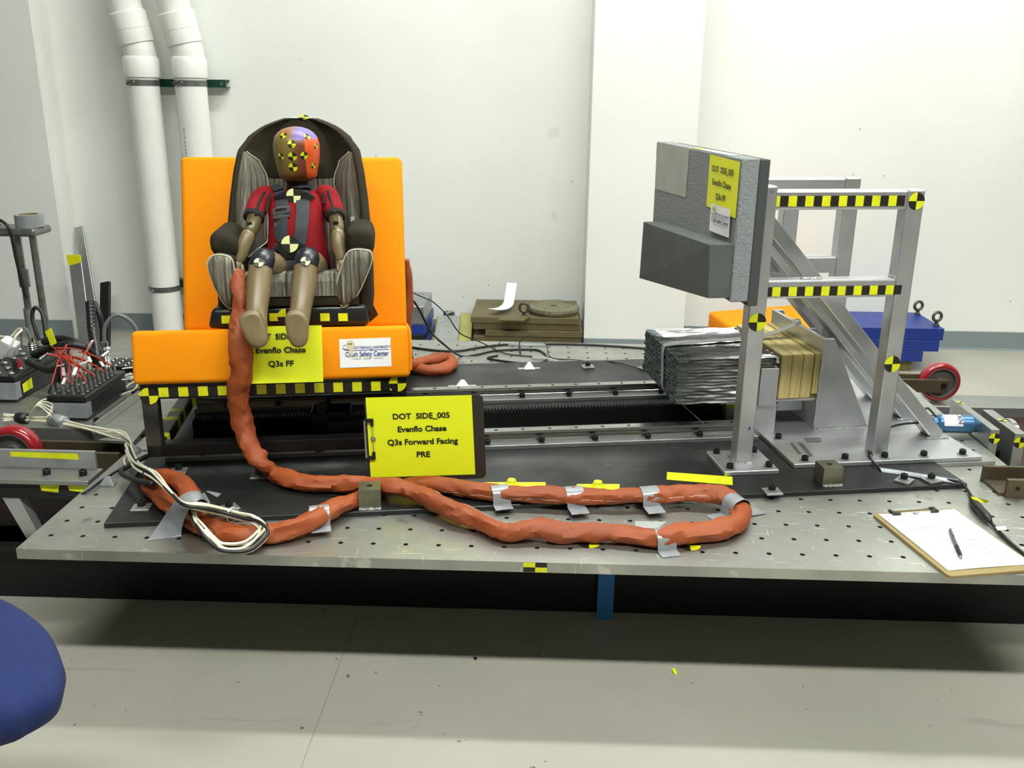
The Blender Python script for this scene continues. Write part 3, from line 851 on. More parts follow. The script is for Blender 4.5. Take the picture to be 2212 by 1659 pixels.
# sheets on the seat cushion
EYc = Vector((0, st, ct))
sg = thing('paper_sign', 'yellow paper sign hanging on the orange seat cushion behind the feet', 'sign', (.43, .288, .262), frame=SF, group='yellow test signs')
pc = sv(609, 768, .286)
MA = sheet_matrix((pc.x, .302, .336), (1, 0, 0), (0, st, ct), 0.0015)
b = MB(); b.grid(lambda s, t: MA @ Vector(((s - .5) * .208, (t - .5) * .150, .001 + .006 * (1 - t) ** 2 + .002 * math.sin(4 * s))), 8, 6); sht = b.build('sheet', M['yellow'], sg, SF)
for k, s in enumerate(('DOT  SIDE_005', 'Evenflo Chase', 'Q3s FF')):
    yy = .047 - .036 * k
    text(s, .0210, sht, MA @ Matrix.Translation((-.004, yy, .0068)), M['ink'], off=.0007, sx=1.08 if k else .96)
lc = thing('logo_card', 'white logo card lying flat on the right of the orange seat cushion', 'card', (.63, .29, .30), frame=SF, group='white logo cards')
pc = sv(789, 762, .29)
logo_card(lc, sheet_matrix((pc.x, .3045, pc.z - .004), (1, 0, .012), (0, st, ct), .0014), .136, .077)

# ------------------------------------------------------------------ child car seat
cs = thing('child_car_seat', 'brown and grey striped child car seat strapped on the orange bench', 'car seat', (.44, .55, .37), frame=SF)
M['cs_dark'] = mat('seat_brown_fabric', srgb(48, 42, 29), 0.9, col2=srgb(40, 35, 24), scale=30, bump=0.15, bscale=500, spec=0.25)


def grid_uv(o, nu, nv):
    """texture coordinates of a grid surface: x across, y along"""
    uv = o.data.uv_layers.new(name='uv')
    for lp_ in o.data.loops:
        i, j = divmod(lp_.vertex_index, nv + 1); uv.data[lp_.index].uv = (j / nv, i / nu)


def stripe_mat(name, stretch, coord='Object'):
    m = mat(name, srgb(120, 112, 96), 0.9, bump=0.1, bscale=500, spec=0.25)
    nt = m.node_tree; b = nt.nodes['Principled BSDF']; tc = next(n for n in nt.nodes if n.type == 'TEX_COORD')
    mp = nt.nodes.new('ShaderNodeMapping'); mp.inputs['Scale'].default_value = stretch
    nt.links.new(tc.outputs[coord], mp.inputs['Vector'])
    nz = nt.nodes.new('ShaderNodeTexNoise'); nz.inputs['Scale'].default_value = 1.0; nz.inputs['Detail'].default_value = 3; nz.inputs['Roughness'].default_value = 0.75
    nt.links.new(mp.outputs['Vector'], nz.inputs['Vector'])
    cr_ = nt.nodes.new('ShaderNodeValToRGB'); e = cr_.color_ramp; e.interpolation = 'LINEAR'
    e.elements[0].position = 0.34; e.elements[0].color = srgb(52, 49, 42); e.elements[1].position = 0.68; e.elements[1].color = srgb(200, 196, 182)
    for pos, c in ((0.44, (84, 79, 68)), (0.48, (126, 120, 106)), (0.51, (74, 70, 60)), (0.56, (150, 145, 131)), (0.59, (96, 91, 80))):
        q = e.elements.new(pos); q.color = srgb(*c)
    nt.links.new(nz.outputs['Fac'], cr_.inputs['Fac']); nt.links.new(cr_.outputs['Color'], b.inputs['Base Color'])
    return m


M['cs_stripe'] = stripe_mat('striped_fabric', (150, 10, 2.5)); M['cs_stripe_side'] = stripe_mat('striped_fabric_side', (11, .5, 1), 'UV'); M['cs_stripe_back'] = stripe_mat('striped_fabric_back', (26, .6, 1), 'UV')
M['piping'] = mat('cream_piping', srgb(204, 200, 178), 0.7)
M['webbing'] = mat('charcoal_webbing', srgb(52, 56, 60), 0.7, col2=srgb(44, 48, 52), scale=80, stretch=(8, 1, 1))
CU = .440
HWT = [(.40, .205), (.50, .207), (.60, .205), (.69, .198), (.76, .190), (.83, .178), (.87, .150), (.895, .118), (.912, .080), (.921, .050)]
DPT = [(.40, .19), (.50, .17), (.60, .145), (.70, .125), (.80, .105), (.86, .075), (.90, .04), (.921, .012)]


def vback(z): return .665 + (z - .40) * .36


def ushape(s, w, d):
    """flat middle, wings flaring forward and outward"""
    a = abs(s); sg_ = 1 if s >= 0 else -1
    if a < .5: x = .54 * w * a / .5; k = 0
    else: x = w * (.54 + .46 * (a - .5) / .5); k = (a - .5) / .5
    dep = d * (k ** 1.15); return sg_ * x, dep, sg_ * (0.75 if k > 0.05 else 0)


def inner(s, z, off=0.0):
    """inner surface of the seat shell: s -1..1 across, z height"""
    w = interp(HWT, z) - .016; d = interp(DPT, z); x, dep, nx = ushape(s, w, d)
    return Vector((CU + x - nx * off, vback(z) - .03 - off - dep, z))


def outer(s, z):
    w = interp(HWT, z); d = interp(DPT, z); th = s * PI / 2
    x = w * math.copysign(abs(math.sin(th)) ** .6, th); dep = (d - .004) * (1 - max(0, math.cos(th)) ** .7)
    return Vector((CU + x, vback(z) + .015 - dep, z))


b = MB(); NZ, NS = 34, 36
zs = [.40 + (.921 - .40) * (1 - (1 - i / NZ) ** 1.35) for i in range(NZ + 1)]
rings = []
for z in zs:
    r = [inner(-1 + 2 * k / NS, z) for k in range(NS + 1)]
    tipR = [(inner(1, z) * .5 + outer(1, z) * .5) + Vector((0, -.012, 0))]
    r += tipR + [outer(1 - 2 * k / NS, z) for k in range(NS + 1)]
    r += [(inner(-1, z) * .5 + outer(-1, z) * .5) + Vector((0, -.012, 0))]
    rings.append(r)
n = len(rings[0]); vs = [p for r in rings for p in r]
fs = [(i * n + k, i * n + (k + 1) % n, (i + 1) * n + (k + 1) % n, (i + 1) * n + k) for i in range(NZ) for k in range(n)]
h = (NS + 1)
for base, rev in ((NZ * n, False), (0, True)):
    for k in range(NS):
        fs.append((base + k, base + k + 1, base + n - 2 - k - 1, base + n - 2 - k))
    fs.append((base + NS, base + NS + 1, base + NS + 2)); fs.append((base + n - 1, base, base + n - 2))
b.add(vs, fs); b.build('seat_shell', M['cs_dark'], cs, SF, smooth='all')


def wing_panel(sgn, name):
    lo, hi = .545, .832
    def fn(a, t):
        z = lo + (hi - lo) * a
        s_in = interp([(0, .78), (.12, .50), (.55, .50), (.75, .56), (.9, .70), (1, .93)], a)
        s_out = interp([(0, .80), (.10, .97), (1, .985)], a)
        s = s_in + (s_out - s_in) * t
        p = inner(sgn * s, z, .006 + .009 * math.sin(PI * min(1, max(0, t))) * math.sin(PI * a))
        return p
    pd = MB().grid(fn, 24, 10).build(name, M['cs_stripe_side'], cs, SF, smooth='all'); grid_uv(pd, 24, 10)
    ed = [fn(a / 30, 0) + Vector((-sgn * .001, -.001, 0)) for a in range(31)]
    MB().sweep(ed, .0018, n=6).build('piping', M['piping'], pd, SF, smooth=True)


wing_panel(-1, 'wing_pad'); wing_panel(1, 'wing_pad')


def back_panel(a, t):
    z = .47 + (.757 - .47) * a; s = -.50 + 1.0 * t
    return inner(s, z, .006 + .006 * math.sin(PI * t))


grid_uv(MB().grid(back_panel, 12, 14).build('back_pad', M['cs_stripe_back'], cs, SF, smooth='all'), 12, 14)


def head_pad(a, t):
    z = .755 + (.885 - .755) * a; w = .5; s = -w + 2 * w * t
    return inner(s, z, .008 + .020 * math.sin(PI * t) ** .5 * math.sin(PI * min(1, a * .9 + .08)) ** .6)


MB().grid(head_pad, 16, 20).build('head_pad', M['cs_dark'], cs, SF, smooth='all')
for sgn, pts in ((-1, [(547, 292), (560, 310), (580, 340), (592, 362)]), (0, [(592, 330), (578, 300), (585, 288), (598, 286)]), (1, [(735, 330), (722, 350), (705, 372)])):
    pass

# base
b = MB()
def panz(v): return ft[1] - (v - ft[0]) * math.tan(t15)
b.hexa([(.208, .362, panz(.362) + .004), (.636, .362, panz(.362) + .004), (.62, .70, panz(.70) + .004), (.225, .70, panz(.70) + .004)],
       [(.222, .372, .447), (.628, .372, .452), (.62, .70, .44), (.225, .70, .44)])
b.build('base', M['black_plastic'], cs, SF, bevel=.012, seg=3, smooth=True)
b = MB()
for x in (489, 592, 702, 741):
    c = sv(x, 690 if x < 500 else 685, .3615); c.y = .3605
    ex = Vector((1, 0, 0)); ey = Vector((0, .1, 1)).normalized(); w = .0125
    b.add([c - ex * w - ey * w * .85, c + ex * w - ey * w * .85, c + ex * w + ey * w * .85, c - ex * w + ey * w * .85], [(0, 1, 2, 3)])
b.build('tape_square', M['yellow_tape'], cs, SF)
p = sv(618, 684, .361); marker(cs, (p.x, .3595, p.z), (1, 0, 0), (0, .1, 1), .0225)
# buckle strap flap on the right of the base
q = [sv(*a, .45) for a in ((797, 640), (817, 680), (798, 697), (790, 660))]
MB().add(q + [a + Vector((0, .006, 0)) for a in q], [(0, 1, 2, 3), (7, 6, 5, 4), (0, 4, 5, 1), (1, 5, 6, 2), (2, 6, 7, 3), (3, 7, 4, 0)]).build('belt_flap', M['black_plastic'], cs, SF)


def closed_spline(pts, per=5):
    n = len(pts); out = []
    for i in range(n):
        p0, p1, p2, p3 = (pts[(i + k - 1) % n] for k in range(4))
        for k in range(per):
            t = k / per; t2 = t * t; t3 = t2 * t
            out.append(0.5 * ((2 * p1) + (p2 - p0) * t + (2 * p0 - 5 * p1 + 4 * p2 - p3) * t2 + (3 * p1 - p0 - 3 * p2 + p3) * t3))
    return out


def pad(name, px, v0, depth, dome, mt, par, piping=False, shift=(0, 0), per=4, back=None, rings=None, pipemat=None):
    """padded piece: pixel outline read at depth v0, domed towards the front, running back by depth"""
    P = closed_spline([sv(x, y, v0) for x, y in px], per); n = len(P); c = sum(P, Vector()) / n
    b = MB(); vs = []
    rows = [(1.0, depth, shift), (1.0, depth * .5, (shift[0] * .5, shift[1] * .5)), (1.0, .012, (0, 0)), (.985, 0, (0, 0)), (.9, -dome * .55, (0, 0)), (.7, -dome * .85, (0, 0)), (.4, -dome * .98, (0, 0))]
    for sc_, dv, sh in rows:
        for p in P: vs.append(Vector((c.x + (p.x - c.x) * sc_ + sh[0], v0 + dv, c.z + (p.z - c.z) * sc_ + sh[1])))
    vs.append(Vector((c.x, v0 - dome, c.z)))
    m = mt if isinstance(mt, list) else [mt, mt]
    for i in range(len(rows) - 1):
        b.mat(0 if i >= 2 else 1)
        b.add(vs[i * n:(i + 2) * n], [(k, (k + 1) % n, (k + 1) % n + n, k + n) for k in range(n)])
    b.mat(0); L = (len(rows) - 1) * n; b.add(vs[L:L + n] + [vs[-1]], [(k, (k + 1) % n, n) for k in range(n)])
    o = b.build(name, m, par, SF, smooth='all')
    if piping:
        bm = bmesh.new(); bm.free()
        MB().sweep([Vector((c.x + (p.x - c.x) * .99, v0 - .002, c.z + (p.z - c.z) * .99)) for p in P + [P[0]]], .0022, n=6).build('piping', M['piping'], o, SF, smooth=True)
    return o


def weld_mesh(o):
    bm = bmesh.new(); bm.from_mesh(o.data); bmesh.ops.remove_doubles(bm, verts=bm.verts, dist=1e-5); bmesh.ops.recalc_face_normals(bm, faces=bm.faces); bm.to_mesh(o.data); bm.free(); o.data.update()


BL = [(449, 575), (453, 557), (468, 549), (490, 552), (503, 563), (507, 595), (508, 640), (504, 662), (496, 667), (480, 650), (462, 615)]
BR = [(804, 550), (797, 541), (768, 538), (749, 547), (736, 582), (726, 620), (729, 645), (737, 660), (745, 663), (770, 640), (790, 600), (803, 565)]
for P_, sgn in ((BL, -1), (BR, 1)):
    weld_mesh(pad('thigh_bolster', P_, .372, .22, .022, [M['cs_stripe'], M['cs_dark']], cs, piping=True))
AL = [(453, 522), (457, 506), (472, 497), (492, 501), (508, 514), (515, 530), (513, 548), (498, 556), (475, 553), (459, 543)]
AR = [(748, 508), (754, 496), (773, 490), (796, 494), (806, 508), (809, 530), (803, 543), (775, 546), (752, 541)]
for P_ in (AL, AR):
    weld_mesh(pad('armrest', P_, .43, .16, .030, M['cs_dark'], cs))
b = MB()
for P_ in ([(470, 497), (478, 494), (496, 501), (510, 515), (505, 517), (488, 506)], [(756, 498), (773, 489), (797, 493), (803, 500), (780, 497), (762, 502)]):
    pass
# side cheeks between shell and bolsters
for sgn, U in ((-1, CU - .205), (1, CU + .205)):
    b = MB(); x0, x1 = (U, U + .035) if sgn < 0 else (U - .035, U)
    b.prism([(.385, .42), (.70, .40), (.72, .62), (.60, .60), (.47, .57), (.40, .545)], x0, x1, 'x')
    b.build('side_wall', M['cs_dark'], cs, SF, bevel=.012, seg=3, smooth=True)
# seat pad, front apron
b = MB(); b.prism([(.366, .452), (.372, .515), (.385, .532), (.42, .535), (.64, .50), (.64, .44), (.40, .44)], CU - .165, CU + .17, 'x')
b.build('seat_pad', M['cs_dark'], cs, SF, bevel=.006, seg=2, smooth=True)
b = MB()
pf = [(.3655, .478), (.370, .516), (.384, .5335), (.42, .5365), (.63, .502)]
for i in range(len(pf) - 1):
    (v0, za), (v1, zb) = pf[i], pf[i + 1]
    b.add([(CU - .13, v0 - .001, za), (CU + .12, v0 - .001, za), (CU + .12, v1 - .001, zb + .001), (CU - .13, v1 - .001, zb + .001)], [(0, 1, 2, 3)])
b.build('seat_pad_stripe', M['cs_stripe'], cs, SF, smooth=True)
for x0, y0, x1, y1 in ((505, 600, 735, 597),):
    pass
# top label strip
b = MB(); b.add([inner(-.35, .917) + Vector((0, -.004, .006)), inner(.35, .917) + Vector((0, -.004, .006)), outer(.3, .919) + Vector((0, 0, .004)), outer(-.3, .919) + Vector((0, 0, .004))], [(0, 1, 2, 3)])
b.build('top_tape', M['white_label'], cs, SF)
p = (inner(.0, .917) + outer(0, .917)) / 2 + Vector((.01, -.012, .0075)); marker(cs, p, (1, 0, 0), (0, .9, .4), .016)
# small white care tag on the right wing
q = [inner(.86, .655, .02), inner(.93, .66, .02), inner(.93, .628, .02), inner(.86, .622, .02)]
MB().add(q, [(0, 1, 2, 3)]).build('care_tag', M['white_label'], cs, SF)

# ------------------------------------------------------------------ crash test dummy
DL = Vector((.445, .50, .40))
dm = thing('crash_test_dummy', 'child crash test dummy in red suit sitting in the car seat', 'dummy', DL, frame=SF)
M['skin'] = mat('tan_vinyl_skin', srgb(128, 112, 80), 0.34, col2=srgb(120, 105, 75), scale=5)
M['skin_dark'] = mat('olive_vinyl_skin', srgb(102, 90, 54), 0.3, col2=srgb(94, 82, 48), scale=5)
M['suit'] = mat('red_knit_suit', srgb(140, 16, 26), 0.85, col2=srgb(128, 14, 22), scale=10, bump=0.15, bscale=400, spec=0.25)
M['trim'] = mat('black_knit_trim', srgb(30, 20, 18), 0.85)
M['knee'] = mat('dark_knee_cover', srgb(36, 38, 46), 0.3)
M['marker_white'] = mat('pale_target', srgb(240, 240, 170), 0.5)


def J(x, y, v): return sv(x, y, v)


# head, lofted from chin to crown
hc_ = J(640, 332, .60); k = .00127
prof = [(-60, 24, .9), (-58, 33, .95), (-52, 39, 1.0), (-50, 41, 1.06), (-38, 43, 1.15), (-20, 47, 1.22), (0, 50, 1.26), (20, 50, 1.26), (35, 46, 1.22), (45, 38, 1.2), (52, 27, 1.2), (56, 14, 1.2), (57.5, 3, 1.2)]
NHd = 40; vs = []
for dy, w, dr in prof:
    for i in range(NHd):
        t = 2 * PI * i / NHd; x = w * k * math.copysign(abs(math.cos(t)) ** .88, math.cos(t)); y = w * k * dr * math.copysign(abs(math.sin(t)) ** .9, math.sin(t))
        z = dy * k
        yb = -.006 * (1 if dy < -20 else 0)
        vs.append(hc_ + Vector((x + .0004 * dy * 0 , y + .020 - z * .10 + yb, z)))
fs = [(i * NHd + a, i * NHd + (a + 1) % NHd, (i + 1) * NHd + (a + 1) % NHd, (i + 1) * NHd + a) for i in range(len(prof) - 1) for a in range(NHd)]
fs += [list(range(NHd - 1, -1, -1)), list(range((len(prof) - 1) * NHd, len(prof) * NHd))]
hb = MB(); hb.add(vs, fs)
HL = hc_ - DL


def head_material():
    m = mat('painted_head_skin', srgb(128, 110, 56), 0.38, bump=0.05, bscale=80)
    nt = m.node_tree; b = nt.nodes['Principled BSDF']; tc = next(n for n in nt.nodes if n.type == 'TEX_COORD')
    mp = nt.nodes.new('ShaderNodeMapping'); mp.inputs['Location'].default_value = (-HL.x, -HL.y, -HL.z)
    nt.links.new(tc.outputs['Object'], mp.inputs['Vector'])
    nz = nt.nodes.new('ShaderNodeTexNoise'); nz.inputs['Scale'].default_value = 70; nt.links.new(mp.outputs['Vector'], nz.inputs['Vector'])
    sp = nt.nodes.new('ShaderNodeSeparateXYZ'); nt.links.new(mp.outputs['Vector'], sp.inputs[0])

    def math_(op, a, bb):
        n = nt.nodes.new('ShaderNodeMath'); n.operation = op
        for i, q in enumerate((a, bb)):
            if isinstance(q, (int, float)): n.inputs[i].default_value = q
            else: nt.links.new(q, n.inputs[i])
        return n.outputs[0]

    jit = math_('MULTIPLY', math_('SUBTRACT', nz.outputs['Fac'], .5), .018)
    X = math_('ADD', sp.outputs[0], jit); Z = math_('ADD', sp.outputs[2], jit); X0 = sp.outputs[0]

    def step(q, lo, hi):
        n = nt.nodes.new('ShaderNodeMapRange'); n.inputs['From Min'].default_value = lo; n.inputs['From Max'].default_value = hi
        nt.links.new(q, n.inputs['Value']); return n.outputs[0]

    cur = None

    def over(colour, fac, base):
        mx = nt.nodes.new('ShaderNodeMix'); mx.data_type = 'RGBA'; mx.inputs['B'].default_value = colour
        if base is None: mx.inputs['A'].default_value = srgb(128, 108, 54)
        else: nt.links.new(base, mx.inputs['A'])
        nt.links.new(fac, mx.inputs['Factor']); return mx.outputs['Result']

    cur = over(srgb(116, 58, 30), step(X, -.012, .012), None)                               # red-brown half of the face
    cur = over(srgb(150, 96, 56), math_('MULTIPLY', step(Z, .050, .062), step(math_('MULTIPLY', X, -1), -.012, .0)), cur)
    cur = over(srgb(126, 110, 178), math_('MULTIPLY', step(Z, .036, .042), step(X, -.012, .012)), cur)   # blue forehead
    edge = math_('ADD', X0, math_('MULTIPLY', math_('ABSOLUTE', Z, 0), .10))
    cur = over(srgb(226, 92, 34), math_('MULTIPLY', step(X0, .0285, .0295), step(math_('MULTIPLY', Z, -1), -.046, -.040)), cur)  # orange side
    cur = over(srgb(118, 96, 44), step(math_('MULTIPLY', Z, -1), .062, .066), cur)
    nt.links.new(cur, b.inputs['Base Color'])
    return m


M['head'] = head_material()
head = hb.build('head', M['head'], dm, SF, smooth='all')
HBV = BVHTree.FromPolygons(hb.v, hb.f)
CAMS = SFI @ CAM


def cast(bvh, x, y):
    d = (SFI.to_3x3() @ ray(x, y)).normalized(); return bvh.ray_cast(CAMS, d)


def wrap_marker(bvh, x, y, r, par, mats, rot=0.0, n=6):
    loc, nor, i, d = cast(bvh, x, y)
    if loc is None: return
    up = Vector((0, 0, 1)); ex = up.cross(nor).normalized(); ey = nor.cross(ex)
    ex, ey = ex * math.cos(rot) + ey * math.sin(rot), ey * math.cos(rot) - ex * math.sin(rot)
    b = MB()
    for q in range(4):
        b.mat(0 if q in (1, 3) else 1); vs = [loc + nor * .0008]
        for kk in range(n + 1):
            t = q * PI / 2 + PI / 2 * kk / n; p = loc + (ex * math.cos(t) + ey * math.sin(t)) * r
            h = bvh.find_nearest(p); vs.append(h[0] + h[1] * .0008)
        b.add(vs, [(0, kk + 1, kk + 2) for kk in range(n)])
    return b.build('target_sticker', mats, par, SF)


MK = [M['yellow_tape'], M['black_tape']]
for x, y, r in ((612, 293, 8), (663, 295, 8), (630, 311, 9), (607, 338, 8), (632, 338, 10), (657, 336, 9), (633, 361, 10), (682, 315, 7), (677, 358, 7), (593, 321, 6)):
    wrap_marker(HBV, x, y, r * .00122, head, MK, rot=.08)

# neck
b = MB(); b.lathe([(.030, -.03), (.032, 0), (.029, .004), (.032, .010), (.029, .016), (.032, .022), (.034, .034)], J(641, 404, .60) + Vector((0, .02, -.01)), n=20)
b.build('neck', M['rubber'], dm, SF, smooth=True)
# torso
tp = [(410, .595, .040, .040), (417, .59, .075, .052), (432, .575, .083, .062), (455, .555, .078, .066), (490, .535, .076, .068), (530, .525, .082, .070), (560, .52, .090, .070), (590, .53, .092, .06)]
rows = []
for y, v, wx, wd in tp:
    c = J(640 + (y - 410) * .02, y, v); rows.append((c, wx, wd))
NT = 28
tb = MB(); vs = []
for c, wx, wd in rows:
    for i in range(NT):
        t = 2 * PI * i / NT
        vs.append(c + Vector((wx * math.copysign(abs(math.cos(t)) ** .8, math.cos(t)), wd * math.copysign(abs(math.sin(t)) ** .85, math.sin(t)), 0)))
tb.add(vs, [(i * NT + a, i * NT + (a + 1) % NT, (i + 1) * NT + (a + 1) % NT, (i + 1) * NT + a) for i in range(len(rows) - 1) for a in range(NT)] + [list(range(NT)), list(range((len(rows) - 1) * NT, len(rows) * NT))])
suit = tb.build('suit_torso', M['suit'], dm, SF, smooth='all')


def limb(name, pts, m, n=16, flat=1.0, per=5):
    """pts: (x, y, v, radius px->m) list"""
    P = [J(*q[:3]) for q in pts]; R = [q[3] for q in pts]
    S = spline(P, per); RR = spline([Vector((r, 0, 0)) for r in R], per)
    b = MB(); b.sweep(S, [(q.x, q.x * flat) for q in RR], n=n, up=(0, 1, 0))
    return b.build(name, m, dm, SF, smooth='all')


# sleeves and arms
limb('sleeve', [(590, 416, .585, .020), (572, 424, .57, .029), (560, 440, .55, .030), (552, 458, .52, .0285), (549, 468, .505, .026)], M['suit'])
limb('sleeve', [(690, 416, .585, .020), (706, 422, .57, .029), (716, 440, .55, .029), (722, 456, .52, .0275), (724, 466, .505, .025)], M['suit'])
limb('cuff', [(550, 464, .51, .0285), (548, 472, .50, .0285)], M['trim']); limb('cuff', [(723, 462, .51, .0275), (724, 470, .50, .0275)], M['trim'])
limb('upper_arm', [(552, 462, .51, .020), (547, 482, .49, .0205), (540, 502, .475, .0195), (537, 509, .472, .012)], M['skin_dark'])
limb('upper_arm', [(723, 462, .51, .019), (727, 484, .49, .0195), (729, 500, .475, .0185), (730, 508, .472, .012)], M['skin_dark'])
limb('forearm', [(540, 500, .468, .012), (536, 508, .463, .0185), (527, 530, .45, .019), (520, 552, .437, .0155), (513, 565, .43, .013)], M['skin'])
limb('forearm', [(729, 496, .468, .012), (730, 506, .463, .0185), (731, 528, .45, .019), (735, 550, .437, .0155), (737, 562, .43, .013)], M['skin'])
limb('hand', [(514, 562, .43, .012), (511, 572, .425, .0165), (510, 584, .42, .0165), (513, 597, .41, .012), (516, 604, .405, .007)], M['skin'], flat=.75)
limb('hand', [(737, 560, .43, .012), (738, 570, .425, .016), (740, 582, .42, .0155), (742, 594, .412, .011), (742, 600, .408, .006)], M['skin'], flat=.75)
for pts in ([(522, 573, .412, .005), (524, 584, .405, .006), (523, 594, .40, .005)], [(731, 572, .412, .005), (731, 583, .405, .006), (733, 592, .40, .005)]):
    limb('thumb', pts, M['skin'], n=8)
# arm link plates at the elbow
for x, y in ((539, 490), (725, 488)):
    for dy, col in ((-8, 'bolt'), (0, 'chrome'), (7, 'bolt')):
        c = J(x, y + dy, .468); MB().box(c.x - .007, c.x + .007, c.y - .0055, c.y + .003, c.z - .003, c.z + .003).build('elbow_plate', M[col], dm, SF, bevel=.001)
# sleeve seams
for pts in ([(571, 415, .545), (563, 430, .525), (556, 448, .496), (553, 464, .478)], [(709, 412, .545), (714, 430, .522), (719, 448, .497), (722, 460, .479)],
            [(584, 420, .53), (579, 440, .515), (575, 458, .50)], [(699, 418, .53), (699, 440, .515)]):
    MB().sweep(spline([J(*q) for q in pts], 4), .004, n=8).build('seam_band', M['trim'], dm, SF, smooth=True)
# legs
limb('thigh', [(618, 585, .56, .044), (600, 580, .48, .041), (585, 573, .42, .037), (570, 568, .385, .033)], M['skin'])
limb('thigh', [(668, 585, .56, .044), (676, 578, .48, .041), (672, 570, .42, .037), (664, 566, .385, .033)], M['skin'])
kc1 = limb('knee_cover', [(574, 557, .405, .028), (569, 562, .384, .0325), (564, 572, .368, .0325), (562, 580, .362, .0315)], M['knee'])
kc2 = limb('knee_cover', [(668, 554, .405, .028), (664, 560, .384, .0325), (660, 570, .368, .0325), (659, 577, .362, .0315)], M['knee'])
limb('shin', [(563, 572, .368, .030), (561, 600, .345, .0315), (558, 635, .315, .0305), (555, 670, .285, .0275), (556, 700, .258, .0255), (557, 722, .245, .024), (557, 732, .242, .014)], M['skin'])
limb('shin', [(660, 570, .368, .030), (658, 600, .345, .0315), (654, 635, .315, .0305), (649, 670, .285, .0275), (646, 700, .258, .0255), (645, 722, .245, .024), (645, 732, .242, .014)], M['skin'])


def foot(px, par):
    P = closed_spline([J(x, y, .205) for x, y in px], 4); n = len(P); c = sum(P, Vector()) / n
    rows = [(.45, -.006), (.75, -.0055), (.92, -.003), (1.0, .004), (1.0, .020), (.93, .032), (.75, .040), (.4, .044)]
    b = MB(); vs = []
    for s, dv in rows:
        for p in P: vs.append(Vector((c.x + (p.x - c.x) * s, .205 + dv + (p.z - c.z) * .18, c.z + (p.z - c.z) * s)))
    b.add(vs, [(i * n + a, i * n + (a + 1) % n, (i + 1) * n + (a + 1) % n, (i + 1) * n + a) for i in range(len(rows) - 1) for a in range(n)] + [list(range(n)), list(range((len(rows) - 1) * n, len(rows) * n))])
    b.build('foot', M['skin'], par, SF, smooth='all')


foot([(514, 694), (522, 681), (540, 674), (556, 677), (565, 690), (574, 712), (579, 735), (573, 746), (558, 751), (543, 746), (533, 735), (523, 716)], dm)
foot([(615, 690), (621, 678), (635, 673), (650, 676), (661, 685), (666, 700), (666, 722), (664, 738), (655, 748), (642, 750), (630, 744), (622, 730), (617, 710)], dm)
KBV = [M['marker_white'], M['black_tape']]
for x, y in ((559, 567), (660, 564)):
    c = J(x, y, .333); b = MB(); quad_marker(b, c, (1, 0, 0), (0, .55, .8), .0125); b.build('target_sticker', KBV, kc1 if x < 600 else kc2, SF)

# ------------------------------------------------------------------ harness of the car seat, laid over the suit
TBV = BVHTree.FromPolygons(tb.v, tb.f)


def drape(left, right, par, mt, name, bvh=TBV, off=.004, th=.002, nl=14, nw=4, vdef=.50):
    """band between two pixel edges, laid on the surface"""
    L = spline([Vector((x, y, 0)) for x, y in left], 6); R = spline([Vector((x, y, 0)) for x, y in right], 6)
    def at(pl, t):
        f = t * (len(pl) - 1); i = min(int(f), len(pl) - 2); return pl[i].lerp(pl[i + 1], f - i)
    def fn(a, t):
        p = at(L, a).lerp(at(R, a), t); h = cast(bvh, p.x, p.y)
        if h[0] is None: return sv(p.x, p.y, vdef)
        nn = h[1] if h[1].dot(h[0] - CAMS) < 0 else -h[1]
        return h[0] + nn * off
    b = MB(); b.grid(fn, nl, nw, th=(0, -th, 0)); return b.build(name, mt, par, SF, smooth=40)


drape([(596, 424), (597, 450), (594, 480), (596, 512), (606, 526)], [(622, 424), (624, 450), (622, 480), (622, 510), (628, 524)], cs, M['webbing'], 'shoulder_strap')
drape([(640, 424), (640, 460), (637, 500), (636, 528)], [(669, 420), (668, 460), (664, 500), (660, 530)], cs, M['webbing'], 'shoulder_strap')
drape([(583, 399), (590, 410), (597, 424)], [(604, 397), (612, 408), (620, 422)], cs, M['webbing'], 'shoulder_strap', vdef=.56)
drape([(640, 424), (646, 412), (652, 400)], [(668, 420), (672, 410), (678, 399)], cs, M['webbing'], 'shoulder_strap', vdef=.56)
# chest clip
cc = cast(TBV, 634, 424); b = MB()
px = [(589, 424), (600, 419), (612, 414), (625, 411), (650, 411), (665, 415), (680, 425), (680, 430), (666, 433), (648, 434), (630, 436), (612, 434), (595, 430), (589, 428)]
vv = cc[0].y - .016
P = [sv(x, y, vv) for x, y in px]; b.add(P + [p + Vector((0, .009, 0)) for p in P], [list(range(len(P))), list(range(2 * len(P) - 1, len(P) - 1, -1))] + [(i, (i + 1) % len(P), (i + 1) % len(P) + len(P), i + len(P)) for i in range(len(P))])
b.build('chest_clip', M['black_plastic'], cs, SF, bevel=.0025, seg=2, smooth=True)
p = sv(634, 423, vv - .002); marker(cs, p, (1, 0, 0), (0, .15, 1), .0195, mats=KBV)
# adjuster and buckle pieces
def plate(px, v, th, mt, name, par=cs, bev=.002):
    P = [sv(x, y, v) for x, y in px]; n = len(P); b = MB()
    b.add(P + [q + Vector((0, th, 0)) for q in P], [list(range(n)), list(range(2 * n - 1, n - 1, -1))] + [(i, (i + 1) % n, (i + 1) % n + n, i + n) for i in range(n)])
    return b.build(name, mt, par, SF, bevel=bev, seg=2, smooth=True)


